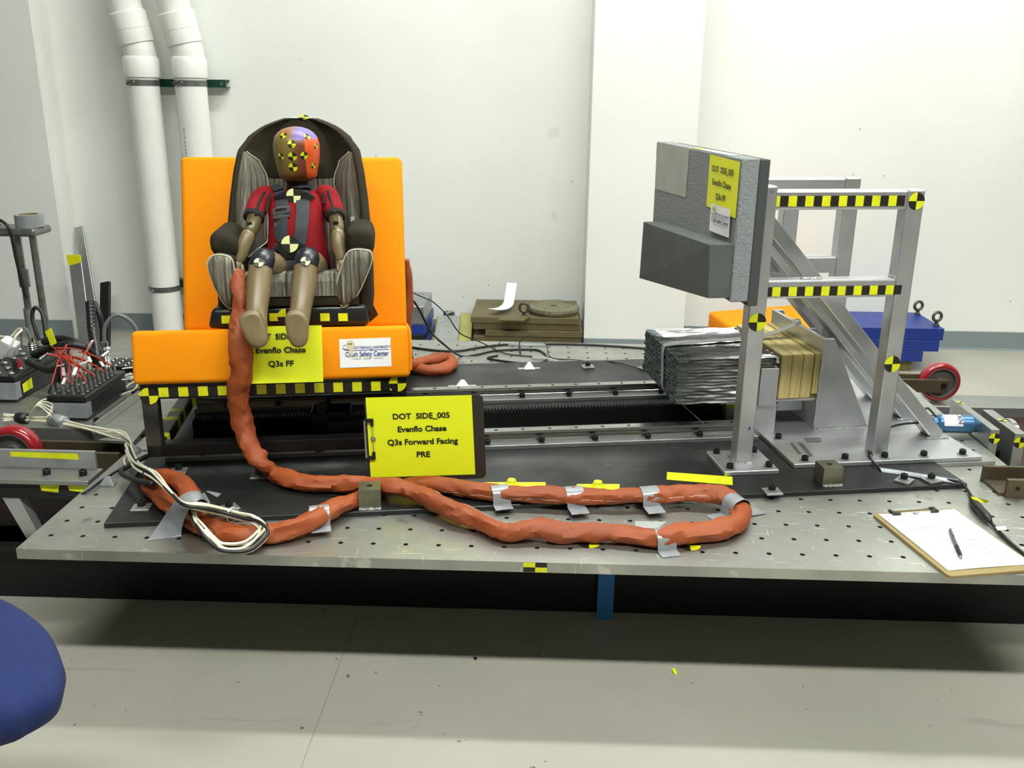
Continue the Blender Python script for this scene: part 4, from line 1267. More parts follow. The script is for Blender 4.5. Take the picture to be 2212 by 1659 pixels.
M['grey_plastic'] = mat('grey_plastic', srgb(82, 86, 88), 0.35)
va = cast(TBV, 606, 460)[0].y
plate([(588, 453), (600, 447), (626, 445), (628, 459), (612, 463), (589, 467)], va - .015, .010, M['grey_plastic'], 'adjuster'); adj = bpy.data.objects['adjuster']
plate([(589, 468), (606, 464), (627, 463), (627, 469), (608, 473), (590, 474)], va - .017, .010, M['grey_plastic'], 'adjuster_lip', par=adj)
plate([(594, 452), (605, 450), (619, 449), (619, 452), (605, 455), (594, 457)], va - .0165, .003, M['black_plastic'], 'adjuster_slot', par=adj, bev=.0005)
plate([(592, 481), (620, 479), (621, 488), (592, 489)], va - .017, .009, M['chrome'], 'buckle_tongue')
plate([(592, 490), (622, 488), (621, 497), (595, 501)], va - .016, .010, M['black_plastic'], 'tongue_grip')
vb = cast(TBV, 628, 532)[0].y
plate([(592, 526), (598, 529), (606, 520), (640, 518), (650, 526), (661, 530), (655, 540), (642, 551), (634, 560), (616, 560), (608, 550), (597, 538)], vb - .022, .018, M['black_plastic'], 'buckle', bev=.004)
p = sv(626, 527, vb - .024); marker(cs, p, (1, 0, 0), (0, .2, 1), .0225, mats=KBV)
plate([(616, 556), (634, 556), (630, 610), (613, 610)], .44, .006, M['webbing'], 'crotch_strap')
for px in ([(592, 532), (600, 540), (585, 565), (570, 580), (560, 575), (580, 550)], [(660, 532), (652, 540), (672, 560), (690, 590), (700, 590), (690, 560)]):
    plate(px, vb - .006, .010, M['webbing'], 'hip_strap')

# ------------------------------------------------------------------ cable sleeve
def wrinkle(seed, amp=.16, f1=.9, f2=3.2):
    def w(i, k):
        t = 2 * PI * k / 20
        a = noise.noise(Vector((i * .12 + seed, math.cos(t) * .9, math.sin(t) * .9)))
        r1 = 1 - abs(noise.noise(Vector((i * .19 + math.cos(t) * 1.2 + seed * 2, math.sin(t) * 1.3, seed)))) * 2.4
        r2 = 1 - abs(noise.noise(Vector((i * .36 - math.sin(t) * 1.4 + seed * 5, math.cos(t) * 1.6, seed * 1.3)))) * 2.4
        return 1 + amp * (a * 1.1 + .55 * r1 + .38 * r2 - .25)
    return w


run = [(512, 588, 'v', .385, .017), (514, 612, 'v', .352, .018), (520, 640, 'v', .332, .018), (519, 672, 'v', .315, .018), (515, 705, 'v', .288, .0215), (517, 740, 'v', .258, .0245), (521, 780, 'v', .258, .0255),
       (519, 820, 'v', .262, .025), (516, 850, 'v', .270, .025), (519, 890, 'v', .272, .0245), (529, 930, 'v', .262, .023), (540, 962, 'v', .24, .023), (560, 993, 'v', .205, .0235),
       (590, 1020, 'z', .036, .024), (630, 1036, 'z', .036, .0245), (680, 1044, 'z', .036, .0225), (740, 1044, 'z', .036, .0245), (800, 1046, 'z', .038, .0235), (850, 1053, 'z', .046, .0235),
       (890, 1060, 'z', .046, .024), (930, 1078, 'z', .040, .025), (980, 1103, 'z', .032, .0245), (1030, 1124, 'z', .025, .0235), (1080, 1146, 'z', .022, .021), (1110, 1150, 'z', .023, .0225),
       (1160, 1142, 'z', .026, .0265), (1220, 1150, 'z', .024, .026), (1290, 1152, 'z', .022, .0235), (1350, 1155, 'z', .022, .023), (1420, 1163, 'z', .022, .0235), (1480, 1154, 'z', .024, .0265),
       (1540, 1147, 'z', .024, .0255), (1584, 1133, 'z', .024, .025), (1601, 1112, 'z', .024, .0235), (1590, 1088, 'z', .028, .0225), (1565, 1073, 'z', .034, .0245), (1530, 1066, 'z', .036, .0245),
       (1480, 1064, 'z', .036, .0245), (1430, 1068, 'z', .034, .0235), (1360, 1070, 'z', .034, .0225), (1290, 1072, 'z', .034, .0235), (1215, 1070, 'z', .034, .0245), (1140, 1068, 'z', .034, .0225),
       (1070, 1064, 'z', .034, .0225), (1010, 1056, 'z', .034, .0245), (950, 1049, 'z', .032, .0235), (890, 1048, 'z', .022, .021), (835, 1056, 'z', .018, .018), (790, 1070, 'z', .024, .019),
       (745, 1086, 'z', .032, .0215), (700, 1108, 'z', .034, .0235), (650, 1134, 'z', .030, .0245), (590, 1152, 'z', .022, .0265), (530, 1156, 'z', .022, .0275), (470, 1146, 'z', .024, .0265), (420, 1120, 'z', .030, .0245),
       (370, 1086, 'z', .036, .0245), (333, 1056, 'z', .036, .024), (330, 1034, 'z', .036, .022), (356, 1026, 'z', .038, .022), (390, 1038, 'z', .046, .0225), (410, 1064, 'z', .058, .0225), (415, 1086, 'z', .062, .019), (413, 1100, 'z', .062, .0165), (412, 1108, 'z', .062, .0195)]
P = []
for x, y, m_, d, r in run:
    q = sv(x, y, d) if m_ == 'v' else sz(x, y, d); P.append(Vector((q.x, q.y, q.z)))
SP = spline(P, 8); SR = [q.x for q in spline([Vector((r[4], 0, 0)) for r in run], 8)]
sl = thing('cable_sleeve', 'long wrinkled orange-brown cable sleeve looping across the sled plate', 'cable sleeve', (.6, .1, .0), frame=SF)
b = MB(); b.sweep(SP, [(r * 1.06, r * .84) for r in SR], n=20, wob=wrinkle(3.3, .27)); b.build('sleeve_tube', M['sleeve'], sl, SF, smooth=36)
SLV = BVHTree.FromPolygons(b.v, b.f)
# stitched seam seen on the flat runs
def seam(i0, i1, side, up):
    pts = []
    for i in range(i0, i1):
        d = (SP[i + 1] - SP[i]).normalized(); a = d.cross(Vector((0, 0, 1))).normalized() * side
        q = SP[i] + a * SR[i] * .8 + Vector((0, 0, SR[i] * up)); h = SLV.find_nearest(q); pts.append(h[0] + h[1] * .0003)
    MB().sweep(pts, .0009, n=5).build('seam_stitch', M['stitch'], sl, SF)


seam(19 * 8, 25 * 8, -1, .4); seam(36 * 8, 45 * 8, -1, -.1); seam(50 * 8, 53 * 8, 1, -.1)

# second piece of the sleeve lying behind the bench
run2 = [(876, 560, 'v', 1.02, .012), (881, 600, 'v', 1.02, .014), (882, 650, 'v', 1.01, .016), (878, 700, 'v', 1.0, .018), (876, 745, 'v', 1.0, .02), (882, 780, 'z', .035, .024), (905, 797, 'z', .03, .024), (950, 800, 'z', .028, .024), (975, 785, 'z', .03, .022), (965, 774, 'z', .036, .022), (930, 778, 'z', .045, .023), (890, 786, 'z', .05, .024), (850, 792, 'z', .05, .022)]
P2 = [sv(x, y, d) if m_ == 'v' else sz(x, y, d) for x, y, m_, d, r in run2]
b = MB(); b.sweep(spline(P2, 7), [(q.x, q.x * .9) for q in spline([Vector((r[4], 0, 0)) for r in run2], 7)], n=14, wob=wrinkle(8.1, .34))
tag(b.build('cable_sleeve', M['sleeve'], frame=SF, smooth='all'), 'short crumpled orange-brown cable sleeve coiled behind the orange bench', 'cable sleeve')


# ------------------------------------------------------------------ tape over the sleeve
def tape_over(px, ang, zc, r, l0, l1, label, w=.046, zb=.0135, name='duct_tape_strip', mt='duct', seed=1):
    """tape laid across the sleeve; px: crossing point, ang: direction across (degrees in the bench frame), l0/l1: tails on the plate"""
    c = sz(px[0], px[1], zc); c.z = 0; a = math.radians(ang); ex = Vector((math.cos(a), math.sin(a), 0)); ew = Vector((-ex.y, ex.x, 0))
    R = r + .002; prof = []
    if l0 > 0: prof += [(-R - l0, zb), (-R - l0 * .4, zb + .001), (-R - .003, zb + .002)]
    for k in range(11):
        t = PI - PI * k / 10; prof.append((R * 1.04 * math.cos(t), max(zb + .002, zc + R * .86 * math.sin(t)) if 0 < k < 10 else zc - .004))
    if l1 > 0: prof += [(R + .003, zb + .002), (R + l1 * .5, zb + .001), (R + l1, zb)]
    rg = rnd(seed); vs = []; n = 4
    for s, z in prof:
        for j in range(n + 1):
            vs.append(c + ex * s + ew * (w * (j / n - .5)) + Vector((0, 0, z + rg.uniform(0, .0012))))
    b = MB(); m_ = n + 1
    top = vs; bot = [v - Vector((0, 0, .0008)) for v in vs]; L = len(prof); N = len(vs)
    fs = [(i * m_ + j, (i + 1) * m_ + j, (i + 1) * m_ + j + 1, i * m_ + j + 1) for i in range(L - 1) for j in range(n)]
    b.add(top + bot, fs + [tuple(q + N for q in reversed(f)) for f in fs])
    o = b.build(name, M[mt], frame=SF, smooth=50)
    return tag(o, label, 'tape', 'tape strips over the cable sleeve')


tape_over((1079, 1066), -82, .034, .0225, 0, .03, 'grey tape over the upper sleeve run, beside the left yellow bolt patch')
tape_over((1238, 1070), -84, .034, .0240, .005, .042, 'grey tape over the upper sleeve run, between the two yellow bolt patches')
tape_over((1400, 1069), -84, .034, .0230, .012, .042, 'grey tape over the upper sleeve run, below the long yellow tape strip')
tape_over((1590, 1090), 15, .029, .0235, .045, .05, 'grey tape around the right-hand bend of the sleeve', zb=.001)
tape_over((1432, 1161), -84, .022, .0240, .01, .03, 'grey tape on the lower sleeve run near the plate edge', zb=.001)
tape_over((690, 1112), -82, .033, .0240, .055, .03, 'grey tape over the sleeve left of the square steel block', zb=.0135)
# big tape at the left loop
LE = spline([sz(318, 1168, .0012), sz(345, 1130, .012), sz(372, 1090, .070), sz(398, 1066, .092), sz(424, 1060, .090), sz(434, 1066, .050), sz(440, 1064, .0145), sz(448, 1060, .0142)], 6)
RE = spline([sz(392, 1158, .0012), sz(393, 1140, .020), sz(402, 1112, .072), sz(418, 1088, .092), sz(436, 1078, .088), sz(447, 1084, .050), sz(452, 1088, .0145), sz(478, 1066, .0142)], 6)
b = MB(); NL = len(LE); b.grid(lambda s_, t_: LE[round(s_ * (NL - 1))].lerp(RE[round(s_ * (NL - 1))], t_) + Vector((0, 0, .006 * math.sin(PI * t_) * (1 if .1 < s_ < .7 else 0))), NL - 1, 5, th=(0, 0, -.0006))
tag(b.build('duct_tape_strip', M['duct'], frame=SF, smooth=50), 'broad shiny grey tape slung over the left loop of the sleeve', 'tape', 'tape strips over the cable sleeve')


def flat_patch(px, z, label, mt='yellow_tape', name='tape_patch', cat='tape', group=None, th=.0006):
    q = [sz(x, y, z) for x, y in px]; n = len(q)
    b = MB(); b.add(q + [p + Vector((0, 0, th)) for p in q], [list(range(n - 1, -1, -1)), list(range(n, 2 * n))] + [(i, (i + 1) % n, (i + 1) % n + n, i + n) for i in range(n)])
    return tag(b.build(name, M[mt], frame=SF), label, cat, group)


flat_patch([(1441, 1020), (1582, 1030), (1583, 1048), (1440, 1036)], ZP + .0004, 'long yellow tape strip on the dark plate before the front post')
flat_patch([(1427, 1053), (1536, 1051), (1536, 1058), (1427, 1060)], ZP + .0004, 'yellow tape mostly hidden behind the upper sleeve run')
flat_patch([(1372, 1126), (1440, 1127), (1420, 1142), (1372, 1140)], .0004, 'grey smudge of tape on the plate inside the sleeve loop', 'clear_tape')
for (x, y, w, lab) in ((1105, 1047, 70, 'wide yellow tape patch over a bolt behind the upper sleeve run'), (1291, 1051, 45, 'narrow yellow tape patch over a bolt behind the upper sleeve run')):
    t = thing('taped_bolt', lab, 'tape', sz(x, y + 4, ZP), frame=SF, group='yellow taped bolts')
    q = [sz(a, bq, ZP + .0004) for a, bq in ((x - w, y - 5), (x + w * 1.05, y - 5), (x + w * 1.05, y + 9), (x - w, y + 10))]
    MB().add(q + [p + Vector((0, 0, .0006)) for p in q], [(3, 2, 1, 0), (4, 5, 6, 7), (0, 1, 5, 4), (1, 2, 6, 5), (2, 3, 7, 6), (3, 0, 4, 7)]).build('patch', M['yellow_tape'], t, SF)
    c = sz(x, y + 3, ZP); MB().lathe([(.024, 0), (.018, .006), (.0125, .013), (.011, .019), (.004, .021)], c, n=14).build('bump', M['yellow_tape'], t, SF, smooth=True)


# clamp washers with bolts on the steel plate
def clamp(px, label, rot=0.0, z=ZP):
    c = sz(px[0], px[1], z); t = thing('plate_clamp', label, 'clamp', c, frame=SF, group='square clamps of the steel plate')
    M4 = Matrix.Translation(c) @ Matrix.Rotation(rot, 4, 'Z')
    MB().box(-.022, .022, -.020, .020, 0, .006, M4).build('square_washer', M['steel_bar'], t, SF, bevel=.0008)
    bo = socket_bolt(c + Vector((0, .003, .006)), parent=t)


clamp((1668, 1064), 'square clamp near the right bend of the sleeve'); clamp((1953, 1040), 'square clamp left of the pair by the cable', .7); clamp((2012, 1039), 'square clamp right of the pair by the cable', .2)
clamp((306, 1099), 'square clamp at the front left corner of the steel plate', -.02); clamp((495, 1100), 'square clamp behind the cream wire loop', .5); clamp((386, 1020), 'square clamp behind the left sleeve loop'); clamp((560, 1030), 'square clamp below the sleeve at the bench front')
clamp((1270, 794), 'square clamp on the back edge of the steel plate'); clamp((1393, 797), 'square clamp behind the honeycomb block', .4)


def lift_block(px, label):
    c = sz(px[0], px[1], ZP); t = thing('steel_block', label, 'block', c, frame=SF, group='square steel blocks with a hole')
    b = MB(); h = .052; w = .027
    ring = [(.008 * math.cos(2 * PI * k / 8 + PI / 8 - PI * .75 - PI / 8), .008 * math.sin(2 * PI * k / 8 - PI * .75)) for k in range(8)]
    cor = [(-w, -w), (w, -w), (w, w), (-w, w)]
    v3 = [c + Vector((x, y, h)) for x, y in cor] + [c + Vector((x, y, h)) for x, y in ring] + [c + Vector((x, y, 0)) for x, y in cor] + [c + Vector((x, y, h - .03)) for x, y in ring]
    fs = []
    for q in range(4): fs.append((q, (q + 1) % 4, 4 + (2 * q + 2) % 8, 4 + 2 * q + 1, 4 + 2 * q))
    fs += [(0, 1, 13, 12), (1, 2, 14, 13), (2, 3, 15, 14), (3, 0, 12, 15), (12, 13, 14, 15)]
    fs += [(4 + k, 4 + (k + 1) % 8, 16 + (k + 1) % 8, 16 + k) for k in range(8)] + [tuple(range(16, 24))]
    b.add(v3, fs); b.build('body', M['block_steel'], t, SF)
    weld([c + Vector((-w, -w - .002, .001)), c + Vector((w, -w - .002, .001))], r=.0055, parent=t)


M['block_steel'] = mat('hot_rolled_steel', srgb(128, 124, 104), 0.35, 0.7, col2=srgb(108, 104, 86), scale=20)
lift_block((800, 1090), 'square steel block with a hole beside the crossing sleeves'); lift_block((1787, 1041), 'square steel block with a hole right of the front post')


# white and grey tape mounds
def mound(c, label, w, h, mt, frame=SF, rot=0.0, flaps=True, group='taped-over bolt mounds'):
    t = thing('tape_mound', label, 'tape', c, frame=frame, group=group); c = Vector(c); M4 = Matrix.Translation(c) @ Matrix.Rotation(rot, 4, 'Z')
    b = MB(); b.add([M4 @ Vector(p) for p in ((-w, -w * .8, 0), (w, -w * .8, 0), (w * .9, w * .7, 0), (-w * .9, w * .7, 0), (-w * .25, -.2 * w, h), (w * .3, -.15 * w, h), (w * .2, w * .2, h * .95), (-w * .2, w * .2, h * .95))],
               [(3, 2, 1, 0), (4, 5, 6, 7), (0, 1, 5, 4), (1, 2, 6, 5), (2, 3, 7, 6), (3, 0, 4, 7)])
    b.build('mound', M[mt], t, frame, bevel=.003, smooth=False)
    if flaps:
        for sx in (-1, 1):
            b = MB(); b.box(*sorted((sx * w * .8, sx * w * 1.9)), -.1 * w, w * .8, 0.0002, .0008, M4); b.build('flap', M['clear_tape'], t, frame)


mound(sz(1143, 797, ZP), 'white tape mound in the middle of the back edge', .022, .028, 'white_label'); mound(sz(999, 836, ZP), 'white tape mound beside the sleeve behind the bench', .026, .028, 'white_label', flaps=True)
p = onz(235, 1046, T); mound(p, 'grey tape mound at the left edge of the sled plate', .022, .024, 'duct', WF, flaps=False)
mound(onz(206, 962, T) if False else onz(292, 975, T), 'grey tape wedge beside the bench leg', .02, .02, 'duct', WF, flaps=False)

# half-hidden round targets on the plate
for (x, y, lab, fr_) in ((1272, 1176, 'round yellow and black target half under the lower sleeve run', 0), (1490, 1181, 'round target peeking out beside the lower grey tape', 0)):
    c = onz(x, y, T); b = MB(); quad_marker(b, c + Vector((0, .006, .0002)), (1, 0, 0), (0, 1, 0), .026); tag(b.build('target_sticker', MK, frame=WF), lab, 'target sticker')
b = MB(); c = ony(1156, 1231, PY0 - .0004); hw = .0265
for sx, zz, m_ in ((-1, 1, 0), (0, 1, 1), (-1, 0, 1), (0, 0, 0)):
    b.mat(m_); x0 = c.x + sx * hw; z0_ = T - PTH + .001 + zz * .012; b.add([(x0, PY0 - .0006, z0_), (x0 + hw, PY0 - .0006, z0_), (x0 + hw, PY0 - .0006, z0_ + .012), (x0, PY0 - .0006, z0_ + .012)], [(0, 1, 2, 3)])
b.build('target_sticker', MK, sled, WF)
# blue band around the black floor rail
b = MB().box(-.0, .045, 2.1985, 2.2005, .02, .171).box(0, .045, 2.2, 2.33, .171, .1722)
M['blue_tape'] = mat('blue_masking_tape', srgb(40, 110, 170), 0.6)
c = onz(1312, 1290, .1); b = MB().box(c.x - .022, c.x + .022, 2.197, 2.1995, .0, .172)
tag(b.build('masking_tape_band', M['blue_tape']), 'blue masking tape band hanging down the black floor rail', 'tape')

# ------------------------------------------------------------------ clipboards
cb = thing('clipboard', 'clipboard standing upright with the yellow forward facing sheet', 'clipboard', ony(910, 1032, 2.235), rz=.035)
lean = math.radians(7)
c = (ony(790, 858, 2.25) + ony(1020, 849, 2.25) + ony(1032, 1025, 2.235) + ony(798, 1033, 2.235)) / 4
MA = sheet_matrix(c, Vector((1, .03, .045)), Vector((-.01, math.sin(lean), math.cos(lean))), 0)
b = MB()
def rrect(x0, x1, y0, y1, r, n=5):
    out = []
    for cx, cy, a0 in ((x1 - r, y1 - r, 0), (x0 + r, y1 - r, PI / 2), (x0 + r, y0 + r, PI), (x1 - r, y0 + r, 1.5 * PI)):
        out += [(cx + r * math.cos(a0 + PI / 2 * k / n), cy + r * math.sin(a0 + PI / 2 * k / n)) for k in range(n + 1)]
    return out


M['board_dark'] = mat('dark_hardboard', srgb(46, 38, 34), 0.45)
MB().prism(rrect(-.143, .166, -.120, .106, .014), -.0045, -.001, 'z', MA).build('board', M['board_dark'], cb)
MB().add([MA @ Vector(p) for p in ((-.139, -.108, 0), (.1375, -.108, .0), (.1365, .1055, .0), (-.139, .1075, .0))], [(0, 1, 2, 3)]).build('sheet', M['yellow'], cb); sht = [c_ for c_ in bpy.data.objects if c_.parent == cb and c_.name.startswith('sheet')][0]
for k, s in enumerate(('DOT  SIDE_005', 'Evenflo Chase', 'Q3s Forward Facing', 'PRE')):
    text(s, .0208, sht, MA @ Matrix.Translation((0.003, .054 - .0345 * k, .0012)), M['ink'], frame=WF, off=.0007, sx=1.08)


def clip(M4, par, w=.10):
    """wire clip with two corner grips, opening along +x from the edge at x = 0"""
    for s in (-1, 1):
        b = MB(); b.box(-.006, .020, s * w / 2 - .005, s * w / 2 + .005, .001, .007, M4); b.box(.012, .020, *sorted((s * w / 2, s * (w / 2 - .016))), .001, .007, M4)
        b.build('clip_grip', M['black_plastic'], par, bevel=.001)
    MB().cyl(M4 @ Vector((.0165, -w / 2 + .012, .005)), M4 @ Vector((.0165, w / 2 - .012, .005)), .0012, n=8).build('clip_wire', M['chrome'], par)
    MB().box(-.006, -.001, -w / 2, w / 2, -.002, .008, M4).build('clip_spine', M['chrome'], par, bevel=.0008)
    b = MB(); b.lathe([(.006, 0), (.007, .0005), (.004, .002)], M4 @ Vector((.0165, 0, .003)), M4.to_3x3() @ Vector((0, 0, 1)), n=10); b.build('clip_tab', M['chrome'], par)


clip(MA @ Matrix.Translation((-.142, -.003, 0)), cb)

c0 = onz(1883, 1115, T); c1 = onz(2058, 1103, T); c2 = onz(2034, 1249, T)
ex = (c1 - c0); ex.z = 0; ex = ex.normalized(); ey = Vector((-ex.y, ex.x, 0)); wdt = .225
cb2 = thing('clipboard', 'brown clipboard with white form lying at the plate corner', 'clipboard', c0 + ex * wdt / 2 - ey * .16)
MA = sheet_matrix(c0 + ex * wdt / 2 - ey * .158, ex, ey, 0)
MB().prism(rrect(-wdt / 2, wdt / 2, -.158, .158, .012), .0005, .007, 'z', MA).build('board', M['hardboard'], cb2)
b = MB(); b.grid(lambda s, t: MA @ Vector((-.1 + .208 * s, -.150 + .285 * t + .014, .0085 + .0008 * math.sin(s * 4 + t * 3))), 6, 6, th=(0, 0, -.0008)); b.build('form_sheet', M['white_paper'], cb2, smooth=40)
M['print_grey'] = mat('faint_print', srgb(206, 208, 208), 0.6)
rg = rnd(4); b = MB()
for k in range(22):
    y = .105 - k * .0105; x = -.085 + (.01 if k % 3 else 0); w = rg.uniform(.02, .09); b.box(x, x + w, y, y + .003, .0096, .0098, MA)
    if k % 2: b.box(x + .1, x + .1 + rg.uniform(.01, .05), y, y + .003, .0096, .0098, MA)
tag(b.build('faint_printing', M['print_grey'], cb2), kind='stuff')
MC = MA @ Matrix.Translation((-.005, .156, .0072)) @ Matrix.Rotation(-PI / 2, 4, 'Z'); clip(MC, cb2, .115)
# pen on the form
p0, p1 = onz(2052, 1145, T + .0145), onz(2078, 1208, T + .0145)
pn = thing('pen', 'black and grey ballpoint pen lying on the white form', 'pen', p0.lerp(p1, .5) - Vector((0, 0, .005)))
d = (p1 - p0).normalized(); MB().lathe([(.003, 0), (.0042, .002), (.0045, .012), (.0045, .085), (.0045, .086)], p0, d, n=12).build('barrel', M['grey_plastic'], pn, smooth=True)
MB().lathe([(.0049, .085), (.0049, .128), (.0035, .136)], p0, d, n=12).build('grip', M['rubber'], pn, smooth=True); MB().lathe([(.0034, .136), (.001, .150)], p0, d, n=10).build('tip', M['chrome'], pn, smooth=True)
MB().box(-.0015, .0015, .002, .04, .0045, .0065, Matrix.Translation(p0) @ Matrix.Rotation(math.atan2(d.y, d.x) - PI / 2, 4, 'Z')).build('pocket_clip', M['grey_plastic'], pn)

# ------------------------------------------------------------------ left side: shelf, wheel, recorders, wires
sh = thing('equipment_shelf', 'aluminium shelf beside the sled plate carrying the black recorders', 'shelf', (-1.75, 3.0, T - .02))
MB().box(-2.3, -1.20, 2.60, 3.55, T - .02, T - .006).build('shelf_plate', M['alu'], sh, bevel=.001)
MB().box(-2.3, -1.36, 2.585, 2.60, T - .05, T + .012).build('front_angle', M['steel_bar'], sh, bevel=.001)
MB().box(-1.40, -1.36, 2.60, 3.5, T - .006, T + .004).build('side_bar', M['alu_smooth'], sh, bevel=.001)
MB().box(-1.362, -1.356, 2.60, 3.5, T - .006, T + .024).build('side_flange', M['alu_smooth'], sh, bevel=.001)
for yy in (2.66, 2.94, 3.2): socket_bolt((-1.38, yy, T + .004), WF, parent=sh)
MB().box(-2.25, -2.15, 2.9, 3.2, 0, T - .02).build('shelf_leg', M['black_beam'], sh)
MB().add([(-1.30, 2.50, T + .002), (-1.19, 2.49, T + .002), (-1.21, 2.66, T + .002), (-1.30, 2.50, T + .01), (-1.19, 2.49, T + .01), (-1.21, 2.66, T + .01)], [(0, 2, 1), (3, 4, 5), (0, 1, 4, 3), (1, 2, 5, 4), (2, 0, 3, 5)]).build('corner_plate', M['steel_bar'], sh)

# guide rail angle in front
ga = thing('guide_rail', 'aluminium guide rail angle with yellow tape left of the plate', 'rail', (-1.8, 2.28, T - .014))
MB().box(-2.6, -1.200, 2.225, 2.315, T - .014, T).build('foot_flange', M['steel_bar'], ga, bevel=.0015)
MB().box(-2.6, -1.215, 2.305, 2.318, T, T + .052).build('upright_flange', M['alu_frame'], ga, bevel=.0025, seg=2)
for x, y in ((109, 1020), (182, 1026)):
    p = onz(x, y, T); socket_bolt((p.x, 2.262, T), WF, parent=ga, r=.0105, h=.017)
c = [ony(x, y, 2.3045) for x, y in ((22, 975), (168, 980), (171, 993), (24, 986))]
MB().add([p + Vector((0, -.001, 0)) for p in c], [(0, 1, 2, 3)]).build('yellow_tape', M['yellow_tape'], ga)
MB().box(-2.6, -1.21, 2.235, 2.30, T - .06, T - .015).build('lower_bar', M['steel_dark'], ga, bevel=.002)
for xx in ((84, 128), (144, 188)):
    c = [ony(x, y, 2.234) for x, y in ((xx[0], 1043), (xx[1], 1047), (xx[1] - 2, 1064), (xx[0] + 6, 1060))]
    MB().add(c, [(0, 1, 2, 3)]).build('yellow_tape', M['yellow_tape'], ga)
MB().prism([(-1.47, T - .014), (-1.42, T - .014), (-1.36, .17), (-1.40, .17)], 2.24, 2.27, 'y').build('stay', M['alu_frame'], ga)
MB().box(-2.3, -1.9, 2.24, 2.30, .17, T - .06).build('post', M['black_beam'], ga)


def wheel_unit(label, cx, cy, cz, r, x_plate0, x_plate1, zt, side):
    t = thing('wheel_carriage', label, 'wheel', (cx, cy, cz - r), group='red wheels of the sled')
    b = MB(); w = .026; pr_ = []
    for k in range(13):
        a = -PI / 2 + PI * k / 12; pr_.append((r - .014 + .014 * math.cos(a), w * math.sin(a)))
    b.lathe([(r * .74, -w)] + pr_ + [(r * .74, w)], (cx, cy, cz), (0, 1, 0), n=48, caps=False); b.build('tyre', M['red_wheel'], t, smooth=True)
    b = MB(); b.lathe([(.008, -w * .9), (r * .25, -w * .9), (r * .3, -w * .5), (r * .66, -w * .45), (r * .70, -w * 1.02), (r * .76, -w * 1.02), (r * .76, w), (.008, w)], (cx, cy, cz), (0, 1, 0), n=40); b.build('hub', M['wheel_hub'], t, smooth=True)
    for dy in (-.042, .042):
        MB().box(min(x_plate0, x_plate1), max(x_plate0, x_plate1), cy + dy - .006, cy + dy + .006, zt - .06, zt).build('fork_plate', M['rust'], t, bevel=.0015)
    MB().cyl((cx, cy - .06, cz), (cx, cy + .06, cz), .011, n=14).build('axle', M['bolt'], t)
    return t


p = ony(2030, 817, 4.0)
wheel_unit('red wheel running on the back floor rail behind the load cell', p.x, 4.0, .143, .091, 1.25, p.x + .02, .165, 1)
wc = wheel_unit('red wheel at the left edge behind the guide rail', ony(25, 918, 2.49).x, 2.49, ony(25, 918, 2.49).z - .079, .079, -1.75, -1.215, T - .008, -1)

# black recorder boxes
def recorder(name, label, x0, x1, y0, y1, h, seed, rows):
    t = thing(name, label, 'recorder', ((x0 + x1) / 2, (y0 + y1) / 2, T - .006), group='black data recorders'); z0 = T - .006; z1 = T + h; rg = rnd(seed)
    MB().box(x0, x1, y0, y1, z0, z1 - .018).build('case', M['black_plastic'], t, bevel=.003)
    MB().box(x0 - .003, x1 + .003, y0 - .003, y1 + .003, z1 - .018, z1).build('lid', M['black_plastic'], t, bevel=.003)
    MB().box(x0 - .001, x1 + .0015, y0 - .0022, y0 + .012, z0 + .010, z1 - .022).build('duct_tape', M['duct'], t)
    b = MB(); b.box(x1 - .002, x1 + .0018, y0, y0 + .03, z0 + .012, z1 - .024); b.build('duct_tape', M['duct'], t)
    return t, z1


def wire(pts, r, m, par, per=6, n=6, name='wire'):
    b = MB(); b.sweep(spline(pts, per), r, n=n); return b.build(name, M[m], par, smooth='all')


M['connector'] = mat('plated_connector', srgb(150, 154, 150), 0.3, 0.8)
t2, zz = recorder('data_recorder', 'black data recorder with rows of small plugs and red wires', -1.548, -1.428, 2.70, 2.985, .075, 1, 9)
rg = rnd(11); tops = []
for i in range(4):
    for j in range(9):
        cx = -1.535 + i * .031; cy = 2.718 + j * .0285
        b = MB(); b.lathe([(.0062, 0), (.0062, .004), (.0048, .005), (.0048, .022), (.0035, .024), (.0026, .030)], (cx, cy, zz), n=8)
        b.build('plug', M['connector'], t2, smooth=True); tops.append(Vector((cx, cy, zz + .03)))
hub = Vector((-1.58, 2.93, zz + .085))
for k, p in enumerate(tops):
    if k % 2 == 1: continue
    q = hub + Vector((rg.uniform(-.03, .05), rg.uniform(-.12, .06), rg.uniform(-.03, .03)))
    mid = p.lerp(q, .5) + Vector((rg.uniform(-.015, .015), rg.uniform(-.015, .015), .012 + rg.uniform(0, .015)))
    wire([p, p + Vector((0, 0, .010)), mid, q], .0021, 'red_wire', t2, 4, 5)
for k in range(12):
    c = hub + Vector((rg.uniform(-.07, .12), rg.uniform(-.20, .05), rg.uniform(-.07, .02))); a = Vector((rg.uniform(-1, 1), rg.uniform(-.6, .6), rg.uniform(-.2, .9))).normalized(); L = rg.uniform(.018, .034)
    b = MB(); tube_box(b, c - a * L / 2, c + a * L / 2, .010, .0025); b.build('wire_label', M['white_label'], t2)
b = MB(); p0, p1 = ony(185, 762, 2.95), ony(200, 736, 2.95); tube_box(b, p0, p1, .018, .003); b.build('wire_label', M['white_label'], t2)
